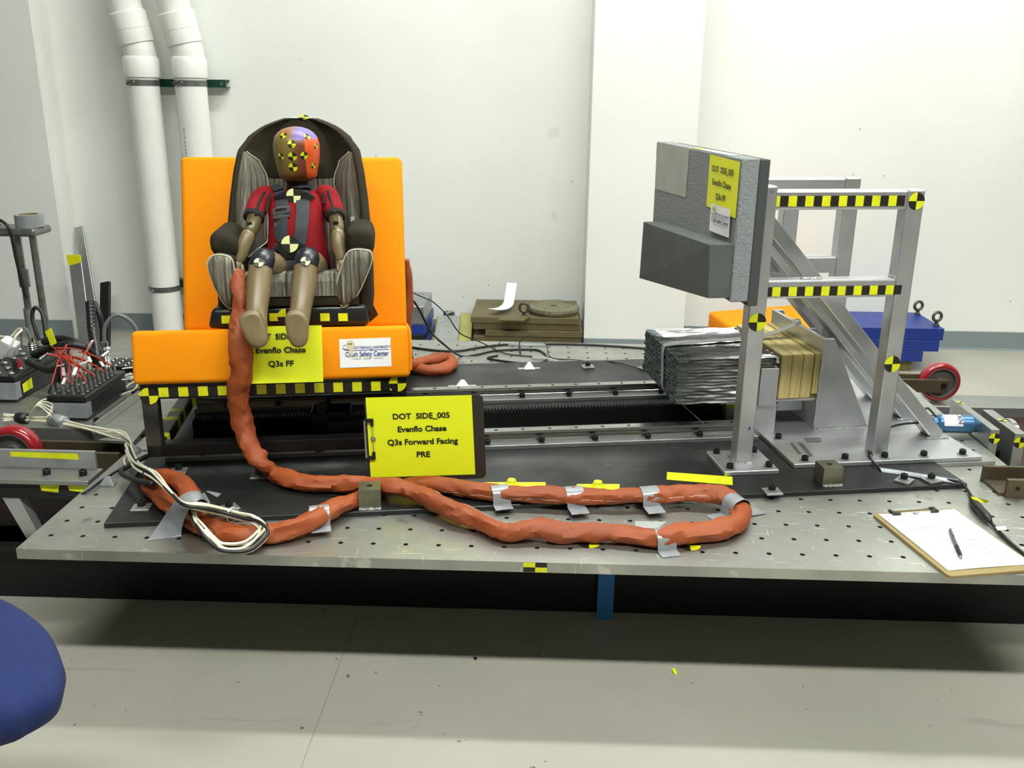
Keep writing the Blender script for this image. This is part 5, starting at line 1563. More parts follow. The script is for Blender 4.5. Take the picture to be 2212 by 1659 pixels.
for px, py in ((232, 775),):
    p = ony(px, py + 18, 3.02); b = MB(); b.lathe([(.013, -.06), (.013, 0)] + [(.0125 + .0022 * (k % 2), .002 + k * .0032) for k in range(14)] + [(.012, .05), (.017, .052), (.019, .066), (.012, .075), (.012, .09)], p, n=16); b.build('strain_relief', M['chrome'], t2, smooth=30)
    wire([p + Vector((0, 0, .085)), p + Vector((.012, 0, .15)), p + Vector((.055, .01, .185)), p + Vector((.105, .02, .14)), p + Vector((.115, .03, .02))], .0065, 'grey_cable', t2, 8, 10, 'cable_arc')
t1, z1_ = recorder('data_recorder', 'black data recorder at the left edge with a yellow sticker', -1.92, -1.745, 2.86, 3.24, .085, 2, 6)
p = [Vector((-1.7425, y, z)) for y, z in ((2.90, .375), (2.96, .375), (2.96, .412), (2.90, .405))]
MB().add(p, [(0, 1, 2, 3)]).build('yellow_sticker', M['yellow'], t1)
for i in range(4):
    for j in range(6):
        b = MB(); b.lathe([(.011, 0), (.011, .004), (.008, .008), (.003, .009)], (-1.90 + i * .045, 2.885 + j * .058, z1_), n=12); b.build('knob', M['chrome'], t1, smooth=True)
for x, col in ((33, 'rubber'), (43, 'red_wheel')):
    p = ony(x, 795, 2.95); b = MB(); b.lathe([(.010, 0), (.009, .012), (.006, .04), (.004, .045)], p + Vector((0, 0, -.012)), n=10); b.build('banana_plug', M[col], t1, smooth=True)
p = ony(72, 772, 3.10); b = MB(); b.lathe([(.014, -.03), (.014, 0)] + [(.0135 + .002 * (k % 2), .002 + k * .004) for k in range(14)] + [(.012, .062), (.012, .07)], p, n=16); b.build('strain_relief', M['chrome'], t1, smooth=30)
wire([p + Vector((0, 0, .07)), p + Vector((-.01, 0, .105)), p + Vector((-.03, 0, .095)), p + Vector((-.035, 0, .04))], .0035, 'grey_cable', t1, 6, 8, 'cable_arc')
b = MB(); q = [ony(x, y, 2.98) for x, y in ((97, 716), (110, 708), (116, 724), (122, 741), (110, 748), (104, 732))]; b.add(q + [v + Vector((0, .002, 0)) for v in q], [tuple(range(6)), tuple(range(11, 5, -1))] + [(i, (i + 1) % 6, (i + 1) % 6 + 6, i + 6) for i in range(6)]); 
tag(b.build('cable_tag', M['yellow_tape']), 'yellow flag tag on the black cables above the recorders', 'tag')
# corrugated black conduits
def conduit(pts, r, label, m='rubber', ridge=True):
    S = spline(pts, 12); rr = [r * (1.0 + (.10 if (i % 3 == 0 and ridge) else 0)) for i in range(len(S))]
    b = MB(); b.sweep(S, rr, n=12); return tag(b.build('cable_conduit', M[m], smooth='all'), label, 'conduit', 'black conduits by the recorders')


conduit([ony(75, 765, 3.06), ony(110, 752, 3.02), ony(150, 745, 3.0), ony(190, 755, 3.02), ony(210, 790, 3.05)], .014, 'black corrugated conduit lying along the recorder tops')
conduit([ony(95, 738, 3.1), ony(135, 732, 3.08), ony(165, 742, 3.05), ony(200, 765, 3.05)], .013, 'black corrugated conduit below the yellow flag tag')
conduit([ony(60, 780, 2.96), ony(105, 800, 2.94), ony(135, 790, 2.92), ony(120, 830, 2.90), ony(110, 852, 2.88)], .012, 'black corrugated conduit sagging between the two recorders')
conduit([ony(195, 652, 3.25), ony(197, 680, 3.23), ony(200, 715, 3.2), ony(207, 755, 3.15), ony(210, 790, 3.1)], .017, 'thick shiny black cable bundle standing up beside the leaning bars', 'black_plastic')
conduit([ony(204, 655, 3.28), ony(215, 680, 3.26), ony(222, 720, 3.25), ony(225, 745, 3.22)], .010, 'thin black hose curving beside the shiny cable bundle', ridge=False)
conduit([ony(85, 735, 3.3), ony(70, 690, 3.32), ony(75, 665, 3.33), ony(90, 675, 3.33), ony(98, 710, 3.3), ony(100, 735, 3.28)], .007, 'black cable hoop rising in front of the pole', ridge=False)
# white power adapter
b = MB(); q = ony(20, 752, 3.10); M4 = Matrix.Translation(q) @ Matrix.Rotation(.5, 4, 'Y') @ Matrix.Rotation(.3, 4, 'X'); b.box(-.028, .028, -.02, .02, -.05, .035, M4)
pa = thing('power_adapter', 'white power adapter with coiled lead at the left edge', 'adapter', q - Vector((0, 0, .045))); b.build('body', M['white_label'], pa, bevel=.006, seg=2)
wire([ony(10, 772, 3.06), ony(22, 750, 3.05), ony(35, 725, 3.07), ony(48, 712, 3.1), ony(38, 712, 3.12), ony(22, 728, 3.12), ony(0, 727, 3.14), ony(-30, 730, 3.15)], .0042, 'cream_wire', pa, 6, 8, 'lead')
# studded black mat piece and wire tangle by the cushion
bk = thing('connector_block', 'black block studded with bright contacts beside the orange cushion', 'connector block', onz(270, 792, T + .05))
p = onz(270, 792, T + .04); MB().box(p.x - .06, p.x + .08, p.y - .05, p.y + .06, T + .03, T + .055).build('body', M['black_plastic'], bk, bevel=.002)
for i in range(4):
    for j in range(4):
        b = MB(); b.lathe([(.007, 0), (.007, .002), (.004, .005), (.001, .006)], (p.x - .05 + i * .035, p.y - .04 + j * .028, T + .055), n=10); b.build('contact', M['chrome'], bk, smooth=True)
tw = thing('wire_tangle', 'tangle of cream and black wires between recorder and bench', 'wires', onz(290, 850, T)); rg = rnd(21)
for k in range(9):
    c = onz(292 + rg.uniform(-12, 8), 835 + rg.uniform(-25, 20), T + .015 + .004 * k); a = rg.uniform(0, 6)
    pts = [c + Vector((.03 * math.cos(a + t) * rg.uniform(.6, 1.2), .04 * math.sin(a + t), .006 * t + rg.uniform(-.004, .006))) for t in (0, 1.1, 2.2, 3.3, 4.4, 5.2)]
    wire(pts, .0026, 'cream_wire' if k % 3 else 'rubber', tw, 5, 6)
# cream wire loom across the shelf
lm = thing('wire_loom', 'loom of cream wires taped together in front of the recorders', 'wires', onz(110, 925, T)); rg = rnd(9)
for k in range(11):
    o_ = Vector((0, rg.uniform(-.012, .012), rg.uniform(-.008, .010)))
    Z = T + .022
    pts = [onz(8, 898 + k * .6, Z) + o_, onz(40, 902, Z) + o_ * .7, onz(60, 905, Z) + o_ * .7, onz(115, 908, Z) + o_, onz(150, 915, Z) + o_ * .8, onz(180, 922, Z) + o_ * .6, onz(225, 932 + rg.uniform(-4, 4), Z) + o_, onz(262 + rg.uniform(-8, 12), 945 + rg.uniform(-8, 8), Z - .01) + o_ * 1.6, onz(285, 965 + rg.uniform(-6, 6), Z - .01) + o_]
    wire(pts, .0026, 'cream_wire', lm, 6, 6)
for k in range(5):
    a = onz(60, 904, T + .03); e = onz(110, 862 + k * 9, T + .06)
    wire([a, a.lerp(e, .5) + Vector((0, 0, .02 + .004 * k)), e, onz(112, 880 + k * 6, T + .04), onz(100, 905, T + .025)], .0022, 'cream_wire', lm, 6, 6)
p0, p1 = onz(38, 902, T + .022), onz(58, 905, T + .022); MB().sweep([p0, p0.lerp(p1, .5), p1], [.016, .019, .017], n=14).build('tape_wrap', M['rubber'], lm, smooth='all')
p0, p1 = onz(112, 907, T + .022), onz(140, 913, T + .022); MB().sweep([p0, p0.lerp(p1, .3), p0.lerp(p1, .7), p1], [.019, .022, .021, .020], n=14).build('tape_wrap', M['duct'], lm, smooth='all')
# cream and black wires running over the plate into the sleeve
lp = thing('wire_loom', 'bundle of cream and black wires looped through the end of the sleeve', 'wires', onz(480, 1140, T)); rg = rnd(31)
base1 = [(278, 968, .03), (292, 1000, .03), (305, 1012, .045), (335, 1028, .075), (365, 1060, .10), (395, 1088, .105), (440, 1095, .085), (480, 1104, .060), (525, 1116, .05), (552, 1122, .05), (572, 1140, .04), (560, 1162, .03), (530, 1182, .02), (480, 1182, .03), (455, 1166, .05), (432, 1140, .07), (418, 1118, .068), (414, 1104, .062)]
for k in range(14):
    ox, oy = rg.uniform(-9, 9), rg.uniform(-9, 9); oz = rg.uniform(-.010, .014); sc_ = rg.uniform(.92, 1.06)
    cx, cy = 500, 1150; pts = []
    for i, (x, y, z) in enumerate(base1):
        if i > 5: x, y = cx + (x - cx) * sc_, cy + (y - cy) * sc_
        f = .35 if i in (4, 5, 16, 17) else 1.0
        pts.append(onz(x + ox * f, y + oy * f, T + max(.006, z + oz * f)))
    wire(pts, .0033 if k % 3 else .0042, 'cream_wire' if k % 3 else 'rubber', lp, 6, 6)
for (x, y, z, m) in ((502, 1112, .056, 'white_label'), (320, 1024, .062, 'rubber'), (446, 1155, .056, 'rubber'), (460, 1100, .072, 'rubber')):
    c = onz(x, y, T + z); b = MB(); b.lathe([(.017, -.0015), (.0182, -.0015), (.0182, .0015), (.017, .0015)], c, (1, -.5, 0) if y < 1150 else (.6, -1, 0), n=18, caps=False); b.build('cable_tie', M[m], lp)
wire([onz(290, 975, T + .02), onz(268, 992, T + .02), onz(276, 1012, T + .02), onz(290, 1015, T + .01)], .0026, 'cream_wire', lp, 6, 6)
wire([onz(318, 985, T + .04), onz(275, 1008, T + .03), onz(262, 1022, T + .03), onz(290, 1036, T + .05), onz(330, 1045, T + .075)], .007, 'rubber', lp, 6, 8)
wire([onz(282, 1000, T + .01), onz(225, 1035, T + .008), onz(190, 1060, T + .006), onz(165, 1072, T - .01), onz(130, 1068, T - .03), onz(85, 1062, T - .05)], .0035, 'rubber', lp, 6, 6)

# ------------------------------------------------------------------ things along the back wall
def pvc(label, x, first):
    t = thing('drain_pipe', label, 'pipe', (x, 4.985, 0), group='white pipes on the back wall'); y = 4.985; r = .081
    MB().cyl((x, y, 0), (x, y, 1.45), r, n=36, caps=False).build('pipe', M['pvc'], t, smooth=True)
    b = MB(); b.lathe([(r, 1.41), (r + .009, 1.412), (r + .010, 1.42), (r + .010, 1.50), (r + .004, 1.512), (r, 1.516)], (x, y, 0), n=36, caps=False); b.build('coupling', M['pvc'], t, smooth=30)
    S = [Vector((x, y, 1.44)), Vector((x, y, 1.54)), Vector((x - .012, y, 1.575))]; d = Vector((-.20, -.05, 1)).normalized()
    p0 = Vector((x - .012, y, 1.575))
    MB().sweep([Vector((x, y, 1.45)), Vector((x, y, 1.53)), Vector((x - .006, y, 1.56)), p0, p0 + d * .05], r, n=36, caps=False).build('elbow', M['pvc'], t, smooth=True)
    b = MB(); b.lathe([(r, .0), (r + .008, .002), (r + .009, .01), (r + .009, .07), (r + .0105, .072), (r + .0105, .15), (r + .006, .156), (r, .158)], p0, d, n=36, caps=False); b.build('elbow_socket', M['pvc'], t, smooth=30)
    e = p0 + d * .16
    MB().sweep([p0 + d * .15, e, e + d * .05 + Vector((.004, 0, 0)), e + d * .1 + Vector((.016, 0, .01)), e + Vector((-.005, 0, .18)), e + Vector((-.005, 0, 2.2))], r, n=36, caps=False).build('riser', M['pvc'], t, smooth=True)
    for z in (1.385, .30):
        b = MB(); b.lathe([(r, -.014), (r + .003, -.014), (r + .003, .014), (r, .014)], (x, y, z), n=36, caps=False); ps_ = b.build('pipe_strap', M['galv'], t, smooth=30)
        MB().cyl((x - .045, y - r - .012, z - .006), (x - .02, y - r - .012, z + .004), .006, n=8).build('strap_screw', M['chrome'], ps_)
    return t


xa = ony(308, 170, 4.985).x; xb = ony(411, 170, 4.985).x
p1_ = pvc('white plastic drain pipe at the left on the back wall', xa, True); pvc('white plastic drain pipe right beside the other, behind the bench', xb, False)
for z, nm in ((1.385, 'green strut channel holding both pipes above the bench'), (.30, 'green strut channel holding both pipes low on the wall')):
    t = thing('strut_channel', nm, 'bracket', ((xa + xb) / 2, 5.13, z - .02))
    MB().box(xa - .10, xb + .15, 5.085, 5.10, z - .02, z + .02).box(xa - .10, xb + .15, 5.10, 5.158, z - .02, z - .016).box(xa - .10, xb + .15, 5.10, 5.158, z + .016, z + .02).build('channel', M['green_strut'], t)
    for xx in ((xa + xb) / 2, xb + .13): MB().cyl((xx, 5.086, z), (xx, 5.08, z), .010, n=10).build('bolt', M['chrome'], t)
# printed line on the pipe
b = MB(); rg = rnd(2)
zz_ = 1.16
while zz_ > .75:
    h = rg.uniform(.006, .016); a = -1.95; x = xb + .0812 * math.cos(a) ; y = 4.985 + .0812 * math.sin(a)
    b.add([(x - .004, y + .0018, zz_), (x + .004, y - .0018, zz_), (x + .004, y - .0018, zz_ - h), (x - .004, y + .0018, zz_ - h)], [(0, 1, 2, 3)]); zz_ -= h + rg.uniform(.004, .012)
M['faint_ink'] = mat('faint_pipe_print', srgb(165, 167, 168), 0.6)
tag(b.build('pipe_printing', M['faint_ink'], bpy.data.objects['drain_pipe.001']), kind='stuff')

# stack of olive weight plates with the round weight
Yf = 4.66; SLB = .0335
names = ['%s slab of the olive stack by the pilaster' % q for q in ('bottom', 'second', 'third', 'fourth', 'fifth', 'sixth', 'topmost')]
edges = [(1030, 1250), (1048, 1250), (1050, 1250), (1022, 1256), (1048, 1258), (1022, 1254), (1017, 1250)]
for k in range(7):
    x0 = ony(edges[k][0], 720, Yf).x; x1 = ony(edges[k][1], 720, Yf).x
    o = MB().box(x0, min(x1, .232), Yf + .008 * (k % 2), 5.08, k * (SLB + .0015), k * (SLB + .0015) + SLB).build('weight_slab', M['olive'], bevel=.002)
    tag(o, names[k], 'weight', 'olive weight slabs')
    if k == 0:
        for px in (1010, 1150): pass
ZS = 7 * (SLB + .0015) - .0012
b = MB(); c = ony(1196, 668, 4.80); c = Vector((c.x, 4.80, ZS)); rr = .136
b.lathe([(.018, .034), (.105, .034), (.108, .040), (.122, .040), (rr, .032), (rr + .002, .018), (rr - .006, .002), (.12, 0), (.018, 0), (.018, .034)], c, n=48, caps=False)
tag(b.build('round_weight', M['cast'], smooth=30), 'round cast weight plate lying on the olive slabs', 'weight')
eb = thing('eye_bolt', 'eye bolt standing on the olive slabs left of the round weight', 'eye bolt', Vector((ony(1132, 668, 4.68).x, 4.68, ZS)))


def eye(par, p, s=1.0, rot=0.0):
    p = Vector(p); MB().lathe([(.012 * s, 0), (.012 * s, .006 * s), (.007 * s, .008 * s), (.007 * s, .016 * s), (.010 * s, .02 * s)], p, n=14).build('shank', M['eye_steel'], par, smooth=30)
    c = p + Vector((0, 0, .036 * s)); R = .017 * s; pts = [c + Vector((R * math.cos(t) * math.cos(rot), R * math.cos(t) * math.sin(rot), R * math.sin(t))) for t in [2 * PI * k / 28 for k in range(29)]]
    b = MB(); b.sweep(pts, .0058 * s, n=10, caps=False); b.build('ring', M['eye_steel'], par, smooth='all')


M['eye_steel'] = mat('forged_eye_steel', srgb(92, 90, 80), 0.4, 0.6)
eye(eb, (ony(1132, 668, 4.68).x, 4.68, ZS), 1.35)
p = [ony(x, y, 4.66) for x, y in ((1075, 686), (1112, 678))]
b = MB(); q = [Vector((ony(1075, 683, 4.62).x, 4.575, ZS)), Vector((ony(1132, 690, 4.6).x, 4.565, ZS)), Vector((ony(1146, 680, 4.66).x, 4.66, ZS)), Vector((ony(1092, 677, 4.7).x, 4.68, ZS))]
b.add(q + [v + Vector((0, 0, .008)) for v in q], [(3, 2, 1, 0), (4, 5, 6, 7), (0, 1, 5, 4), (1, 2, 6, 5), (2, 3, 7, 6), (3, 0, 4, 7)])
tag(b.build('flat_plate', M['olive'], bevel=.001), 'small flat olive plate overhanging the front of the slabs', 'plate')
# bent white sheet
pr2 = [(1055, 667, 4.70), (1075, 665, 4.76), (1088, 656, 4.84), (1092, 640, 4.89), (1095, 622, 4.94), (1097, 611, 4.97)]
S = spline([Vector((ony(x, y, Y).x, Y, max(ony(x, y, Y).z, ZS + .002))) for x, y, Y in pr2], 5); b = MB(); vs = []
for p in S: vs += [p + Vector((-.004, 0, 0)), p + Vector((.05, -.012, -.004 if p.z < ZS + .05 else 0))]
vs = [Vector((v.x, v.y, max(v.z, ZS + .001))) for v in vs]
n = len(S); b.add(vs + [v + Vector((0, .002, .001)) for v in vs], [(2 * i, 2 * i + 1, 2 * i + 3, 2 * i + 2) for i in range(n - 1)] + [tuple(2 * n + q for q in (2 * i + 2, 2 * i + 3, 2 * i + 1, 2 * i)) for i in range(n - 1)])
M['white_sheet'] = mat('white_plastic_sheet', srgb(226, 234, 232), 0.35); tag(b.build('bent_sheet', M['white_sheet'], smooth=50), 'bent white plastic sheet leaning on the wall on top of the slabs', 'sheet')
# yellowish machined bracket
yb = thing('chromate_bracket', 'yellow-green machined bracket on the floor beside the olive slabs', 'bracket', ony(970, 735, 4.7))
x0, x1, x2, x3 = ony(933, 700, 4.62).x, ony(978, 700, 4.62).x, ony(990, 700, 4.62).x, ony(1015, 700, 4.62).x
zt = ony(950, 722, 4.62).z
MB().prism([(4.62, 0), (4.95, 0), (4.95, zt + .02), (4.86, zt + .04), (4.62, zt * .55)], x0, x1 + .02, 'x').build('body', M['olive_light'], yb, bevel=.003)
MB().prism([(4.60, 0), (4.95, 0), (4.95, zt + .015), (4.90, zt + .05), (4.86, zt + .05), (4.60, .02)], x2 - .01, x3, 'x').build('side_plate', M['olive_light'], yb, bevel=.003)
b = MB(); b.add([(x0 + .01, 4.61, zt * .55), (x1 + .02, 4.61, zt * .55), (x1 + .02, 4.845, zt + .046), (x0 + .01, 4.845, zt + .046)], [(0, 1, 2, 3)]); b.build('cover_plate', M['steel_bar'], yb)
for fx in (.02, .075):
    for fy in (.2, .5, .8):
        p = Vector((x0 + fx + .005, 4.61 + .235 * fy, zt * .55 + (zt * .45 + .046) * fy)); MB().cyl(p, p + Vector((0, -.003, .005)), .004, n=8).build('rivet', M['chrome'], yb)
p = ony(950, 676, 4.84); b = MB(); rg = rnd(3)
for i in range(6):
    for j in range(5): pass
b.lathe([(.028, 0), (.036, .004), (.034, .016), (.026, .030), (.010, .036)], (x0 + .06, 4.88, zt + .028), n=7)
for i, v in enumerate(b.v): b.v[i] = v + Vector((rg.uniform(-.006, .006), rg.uniform(-.006, .006), rg.uniform(-.004, .004)))
tag(b.build('foil_lump', M['honey']), 'crumpled silver foil lump on the yellow-green bracket', 'foil')
# blue and grey blocks behind the bench cushion
bl = [(-.90, -.62, 0, .05, 'olive', 'bottom dark block of the leaning stack behind the bench'), (-.90, -.60, .052, .10, 'blue_paint', 'lower blue block of the leaning stack behind the bench'), (-.90, -.585, .102, .15, 'rubber', 'black block between the blue blocks behind the bench'), (-.90, -.60, .152, .205, 'blue_paint', 'upper blue block of the leaning stack behind the bench'), (-.90, -.62, .207, .30, 'steel_bar', 'grey block on top of the stack behind the bench')]
for k, (xa_, xb_, za, zb, m, lab) in enumerate(bl):
    x1 = ony((905, 922, 916, 922, 920)[k], 700, 4.7).x
    o = MB().box(x1 - .34, x1, 4.62, 5.1 - .03 * k, za, zb).build('weight_block', M[m], bevel=.002); tag(o, lab, 'block', 'blocks stacked behind the bench')
# right: blue slabs with eye bolts
zb_ = [(.058, .112), (.113, .172), (.173, .235)]; ends = [(1700, 1998), (1700, 2030), (1700, 2036)]
labs = ('bottom blue slab of the stack right of the impact frame', 'middle blue slab of the stack right of the impact frame', 'top blue slab of the stack with two eye bolts')
for k in range(3):
    x1 = ony(ends[k][1], 740, 4.62).x
    o = MB().box(1.30, x1, 4.62, 4.98, zb_[k][0], zb_[k][1]).build('blue_slab', M['blue_paint'], bevel=.002); tag(o, labs[k], 'weight', 'blue slabs')
for xx in (1.4, 1.85): tag(MB().box(xx, xx + .08, 4.65, 4.95, 0, .0575).build('timber_block', M['wood_dark']), 'dark timber block under the blue slabs, %s one' % ('left' if xx < 1.6 else 'right'), 'block')
for (x, y, Y, lab) in ((2000, 690, 4.93, 'eye bolt on the blue slab, farther from the camera'), (2034, 707, 4.68, 'eye bolt on the blue slab, nearer corner')):
    X = ony(x, y, Y).x; X = min(X, ony(2036, 740, 4.62).x - .02); t = thing('eye_bolt', lab, 'eye bolt', (X, Y, .235)); eye(t, (X, Y, .235), 1.35, .2)
b = MB()
for x, y in ((1872, 682), (1898, 684), (1887, 698)):
    p = onz(x, y, .2352); b.cyl((p.x, p.y, .2352), (p.x, p.y, .2356), .008, n=10)
tag(b.build('drilled_hole', M['bolt'], bpy.data.objects['blue_slab.002']), kind='stuff')
# spare orange cushion behind the honeycomb
p0 = ony(1545, 700, 4.3); b = MB(); zc = .20
q = [onz(1548, 668, .30), onz(1700, 655, .30), onz(1862, 705, .30), onz(1575, 705, .30)]
b = MB(); pts_t = [Vector((.905, 4.88, .245)), Vector((1.42, 4.97, .275)), Vector((1.56, 4.30, .285)), Vector((1.00, 4.18, .255))]
pts_b = [v - Vector((0, 0, .12)) for v in pts_t]
b.hexa(pts_b, pts_t); tag(b.build('spare_cushion', M['orange'], bevel=.02, seg=4, smooth=True), 'spare orange cushion lying on the floor behind the honeycomb', 'cushion')
tag(MB().box(1.0, 1.26, 4.25, 4.85, 0, .115).build('cushion_support', M['blue_paint'], bevel=.003), 'blue box under the spare orange cushion', 'box')
M['grey_box'] = mat('grey_box_paint', srgb(150, 150, 144), 0.6)
# leaning bars left
def lean_bar(name, label, pxs, Y0, Y1, w, th, m, frame=WF):
    (xa_, ya_), (xb_, yb_) = pxs; a = ony(xa_, ya_, Y1); c = ony(xb_, yb_, Y0); c.z = 0.004
    b = MB(); tube_box(b, c, a, w, th, up=(0, -1, .0)); return tag(b.build(name, M[m], bevel=.002), label, 'bar', 'bars leaning on the wall')


lean_bar('leaning_bar', 'tall grey steel bar leaning on the wall left of the pipes', ((170, 490), (212, 735)), 4.86, 5.10, .05, .012, 'steel_bar')
lb = lean_bar('leaning_bar', 'grey steel plate with yellow tape on top leaning on the wall', ((162, 555), (185, 735)), 4.64, 4.90, .072, .015, 'steel_bar')
a = ony(162, 552, 4.888); MB().box(a.x - .040, a.x + .036, 4.873, 4.882, a.z - .05, a.z + .005).build('yellow_tape', M['yellow_tape'], lb)
lean_bar('leaning_bar', 'dark green channel leaning on the wall beside the tall bar', ((228, 610), (226, 740)), 4.80, 5.02, .055, .02, 'bolt')
# pole stand with a roll of tape
ps = thing('pole_stand', 'grey pole stand with a small shelf at the left edge', 'stand', (-2.06, 3.6, 0))
for x, y in ((-2.088, 3.60), (-2.015, 3.58), (-2.35, 3.6)): MB().cyl((x, y, 0.02), (x, y, .80), .0135, n=16).build('pole', M['pole'] if 'pole' in M else M['galv'], ps, smooth=True)
MB().box(-2.45, -1.985, 3.54, 3.68, .80, .832).build('shelf', M['pole'] if 'pole' in M else M['galv'], ps, bevel=.012, seg=3)
MB().box(-2.42, -1.96, 3.5, 3.7, 0, .02).build('foot', M['black_beam'], ps)
MB().cyl((-2.087, 3.6, .59), (-2.087, 3.6, .66), .021, n=12).build('tape_wrap', M['galv'], ps, smooth=True); MB().cyl((-2.088, 3.6, .30), (-2.088, 3.6, .50), .020, n=14).build('sleeve_joint', M['steel_bar'], ps, smooth=True)
MB().sweep(spline([ony(0, 475, 3.55), ony(20, 495, 3.54), ony(35, 560, 3.55), ony(50, 620, 3.56), ony(58, 645, 3.57)], 6), .006, n=8).build('cable', M['rubber'], ps, smooth='all')
tr = thing('tape_roll', 'roll of grey tape lying on the pole stand shelf', 'tape roll', (-2.035, 3.61, .832)); b = MB(); b.lathe([(.036, 0), (.053, 0), (.053, .048), (.036, .048), (.036, 0)], (-2.035, 3.61, .832), n=36, caps=False); b.build('roll', M['duct'], tr, smooth=30)
b = MB(); b.lathe([(.034, .001), (.036, .001), (.036, .049), (.034, .049), (.034, .001)], (-2.035, 3.61, .832), n=36, caps=False); b.build('core', M['hardboard'], tr, smooth=30)
b = MB(); b.lathe([(.004, 0), (.014, .01), (.016, .02), (.012, .028), (.004, .03)], (-2.17, 3.58, .842), (.9, .2, .2), n=12); kn = tag(b.build('screw_knob', M['rubber'], smooth=True), 'black clamp knob on the pole stand shelf left of the tape roll', 'knob')
# thin black cables on the back of the plate
def floor_cable(pts, r, label, m='rubber'):
    b = MB(); b.sweep(spline(pts, 8), r, n=8); return tag(b.build('black_cable', M[m], smooth='all'), label, 'cable', 'black cables behind the bench')


zc = T + .004
floor_cable([ony(882, 647, 3.35), ony(890, 647, 3.35), ony(905, 668, 3.36), ony(930, 715, 3.38), ony(960, 745, 3.38), onz(995, 769, zc), onz(1030, 766, zc), onz(1075, 757, zc), onz(1150, 755, zc), onz(1175, 763, zc), onz(1180, 778, zc), onz(1155, 785, zc), onz(1120, 784, zc), onz(1062, 776, zc), onz(1055, 772, zc), onz(1075, 768, zc)], .0042, 'thick black cable dropping from the bench back and looping on the plate')
floor_cable([ony(889, 631, 3.6), ony(920, 645, 3.6), ony(935, 652, 3.6), ony(965, 680, 3.6), ony(985, 710, 3.6), ony(1000, 724, 3.62), onz(1040, 740, T + .02), onz(1090, 763, zc), onz(1150, 770, zc)], .0025, 'thin black cable dropping across the plate behind the bench')
floor_cable([onz(880, 749, zc), onz(940, 757, zc), onz(990, 758, zc), onz(1040, 750, zc), onz(1095, 744, zc), onz(1180, 743, zc), onz(1250, 744, zc), onz(1330, 748, zc), onz(1400, 753, zc)], .0048, 'long black cable along the back edge of the sled plate')
floor_cable([onz(1062, 758, zc), ony(1080, 740, 3.62), ony(1092, 722, 3.65), ony(1105, 720, 3.65), ony(1120, 735, 3.62), onz(1125, 765, zc)], .0018, 'wiry black loop standing up in front of the olive slabs')
floor_cable([onz(1123, 765, zc), ony(1122, 742, 3.6), ony(1135, 728, 3.6), ony(1160, 725, 3.6), ony(1180, 745, 3.58), onz(1190, 772, zc), onz(1240, 777, zc), onz(1275, 781, zc), onz(1330, 783, T + .016), onz(1395, 801, T + .02)], .0020, 'wiry black cable arching right towards the honeycomb')
for x0_, x1_, y_, lab in ((1097, 1180, 744, 'clear sleeve over the cable on the back edge'), (1150, 1205, 773, 'clear sleeve over the cable loop')):
    b = MB(); b.sweep([onz(x0_, y_, zc + .002), onz((x0_ + x1_) / 2, y_ + 1, zc + .002), onz(x1_, y_ + (1 if x0_ < 1100 else 8), zc + .002)], .0062, n=10); tag(b.build('clear_sleeving', M['clear_tape'], smooth='all'), lab, 'sleeving')
# small marks and anchors on the wall

# ------------------------------------------------------------------ right side: load cell, stops, channel, cable
ld = thing('load_cell', 'blue anodised load cell cylinder at the right end of the sled', 'load cell', (1.30, 2.69, T + .01)); cy, cz = 2.72, T + .040
b = MB(); b.lathe([(.012, 0), (.019, .002), (.020, .012), (.022, .014), (.027, .018), (.0285, .022), (.0285, .118), (.026, .122), (.024, .126), (.024, .131)], (1.218, cy, cz), (1, 0, 0), n=32); b.build('body', M['blue_anod'], ld, smooth=30)
b = MB()
for k in range(14):
    a0 = 1.55 + k * .11; a1 = a0 + .11
    P = lambda a, x: Vector((x, cy - .0289 * math.sin(a - .4) , cz + .0289 * math.cos(a - .4) )) 
    b.add([P(a0 - 1.2, 1.245), P(a1 - 1.2, 1.245), P(a1 - 1.2, 1.302), P(a0 - 1.2, 1.302)], [(0, 1, 2, 3)])
b.build('label', M['white_label'], ld, smooth='all')
M['logo_dark'] = mat('load_cell_print', srgb(60, 48, 100), 0.6)
MX = Matrix.Translation((1.293, cy - .0292 * math.sin(.75), cz + .0292 * math.cos(.75))) @ Matrix(((0, 1, 0, 0), (-math.cos(.75), 0, -math.sin(.75), 0), (-math.sin(.75), 0, math.cos(.75), 0), (0, 0, 0, 1)))
text('XN', .020, ld, MX, M['logo_dark'], frame=WF, off=.0006, name='label_mark')
st1 = thing('stop_plate', 'upright aluminium stop plate against the blue load cell', 'plate', (1.372, 2.76, .1)); MB().box(1.349, 1.374, 2.615, 2.90, T - .20, T + .062).build('plate', M['alu_smooth'], st1, bevel=.001)
marker(st1, (1.3615, 2.6140, T + .034), (1, 0, 0), (0, 0, 1), .0165, WF); marker(st1, (1.3615, 2.86, T + .0625), (1, 0, 0), (0, 1, 0), .011, WF)
st2 = thing('stop_plate', 'second upright aluminium stop plate before the round flange', 'plate', (1.432, 2.72, .1)); MB().box(1.405, 1.437, 2.585, 2.80, T - .20, T + .062).build('plate', M['alu_smooth'], st2, bevel=.001)
marker(st2, (1.421, 2.5840, T + .034), (1, 0, 0), (0, 0, 1), .0175, WF); marker(st2, (1.421, 2.70, T + .0625), (1, 0, 0), (0, 1, 0), .012, WF)
MB().box(1.374, 1.405, 2.65, 2.75, T - .18, T - .02).build('spacer', M['black_beam'], st2)
fl = thing('round_flange', 'bright round steel flange and shaft at the right edge', 'flange', (1.47, 2.68, T - .1)); MB().lathe([(.075, 0), (.075, .016), (.03, .02), (.022, .024), (.022, .5)], (1.4385, 2.70, T - .01), (1, 0, 0), n=40).build('flange', M['chrome'], fl, smooth=30)
MB().box(1.46, 1.60, 2.66, 2.74, .17, T - .09).build('flange_support', M['black_beam'], fl)
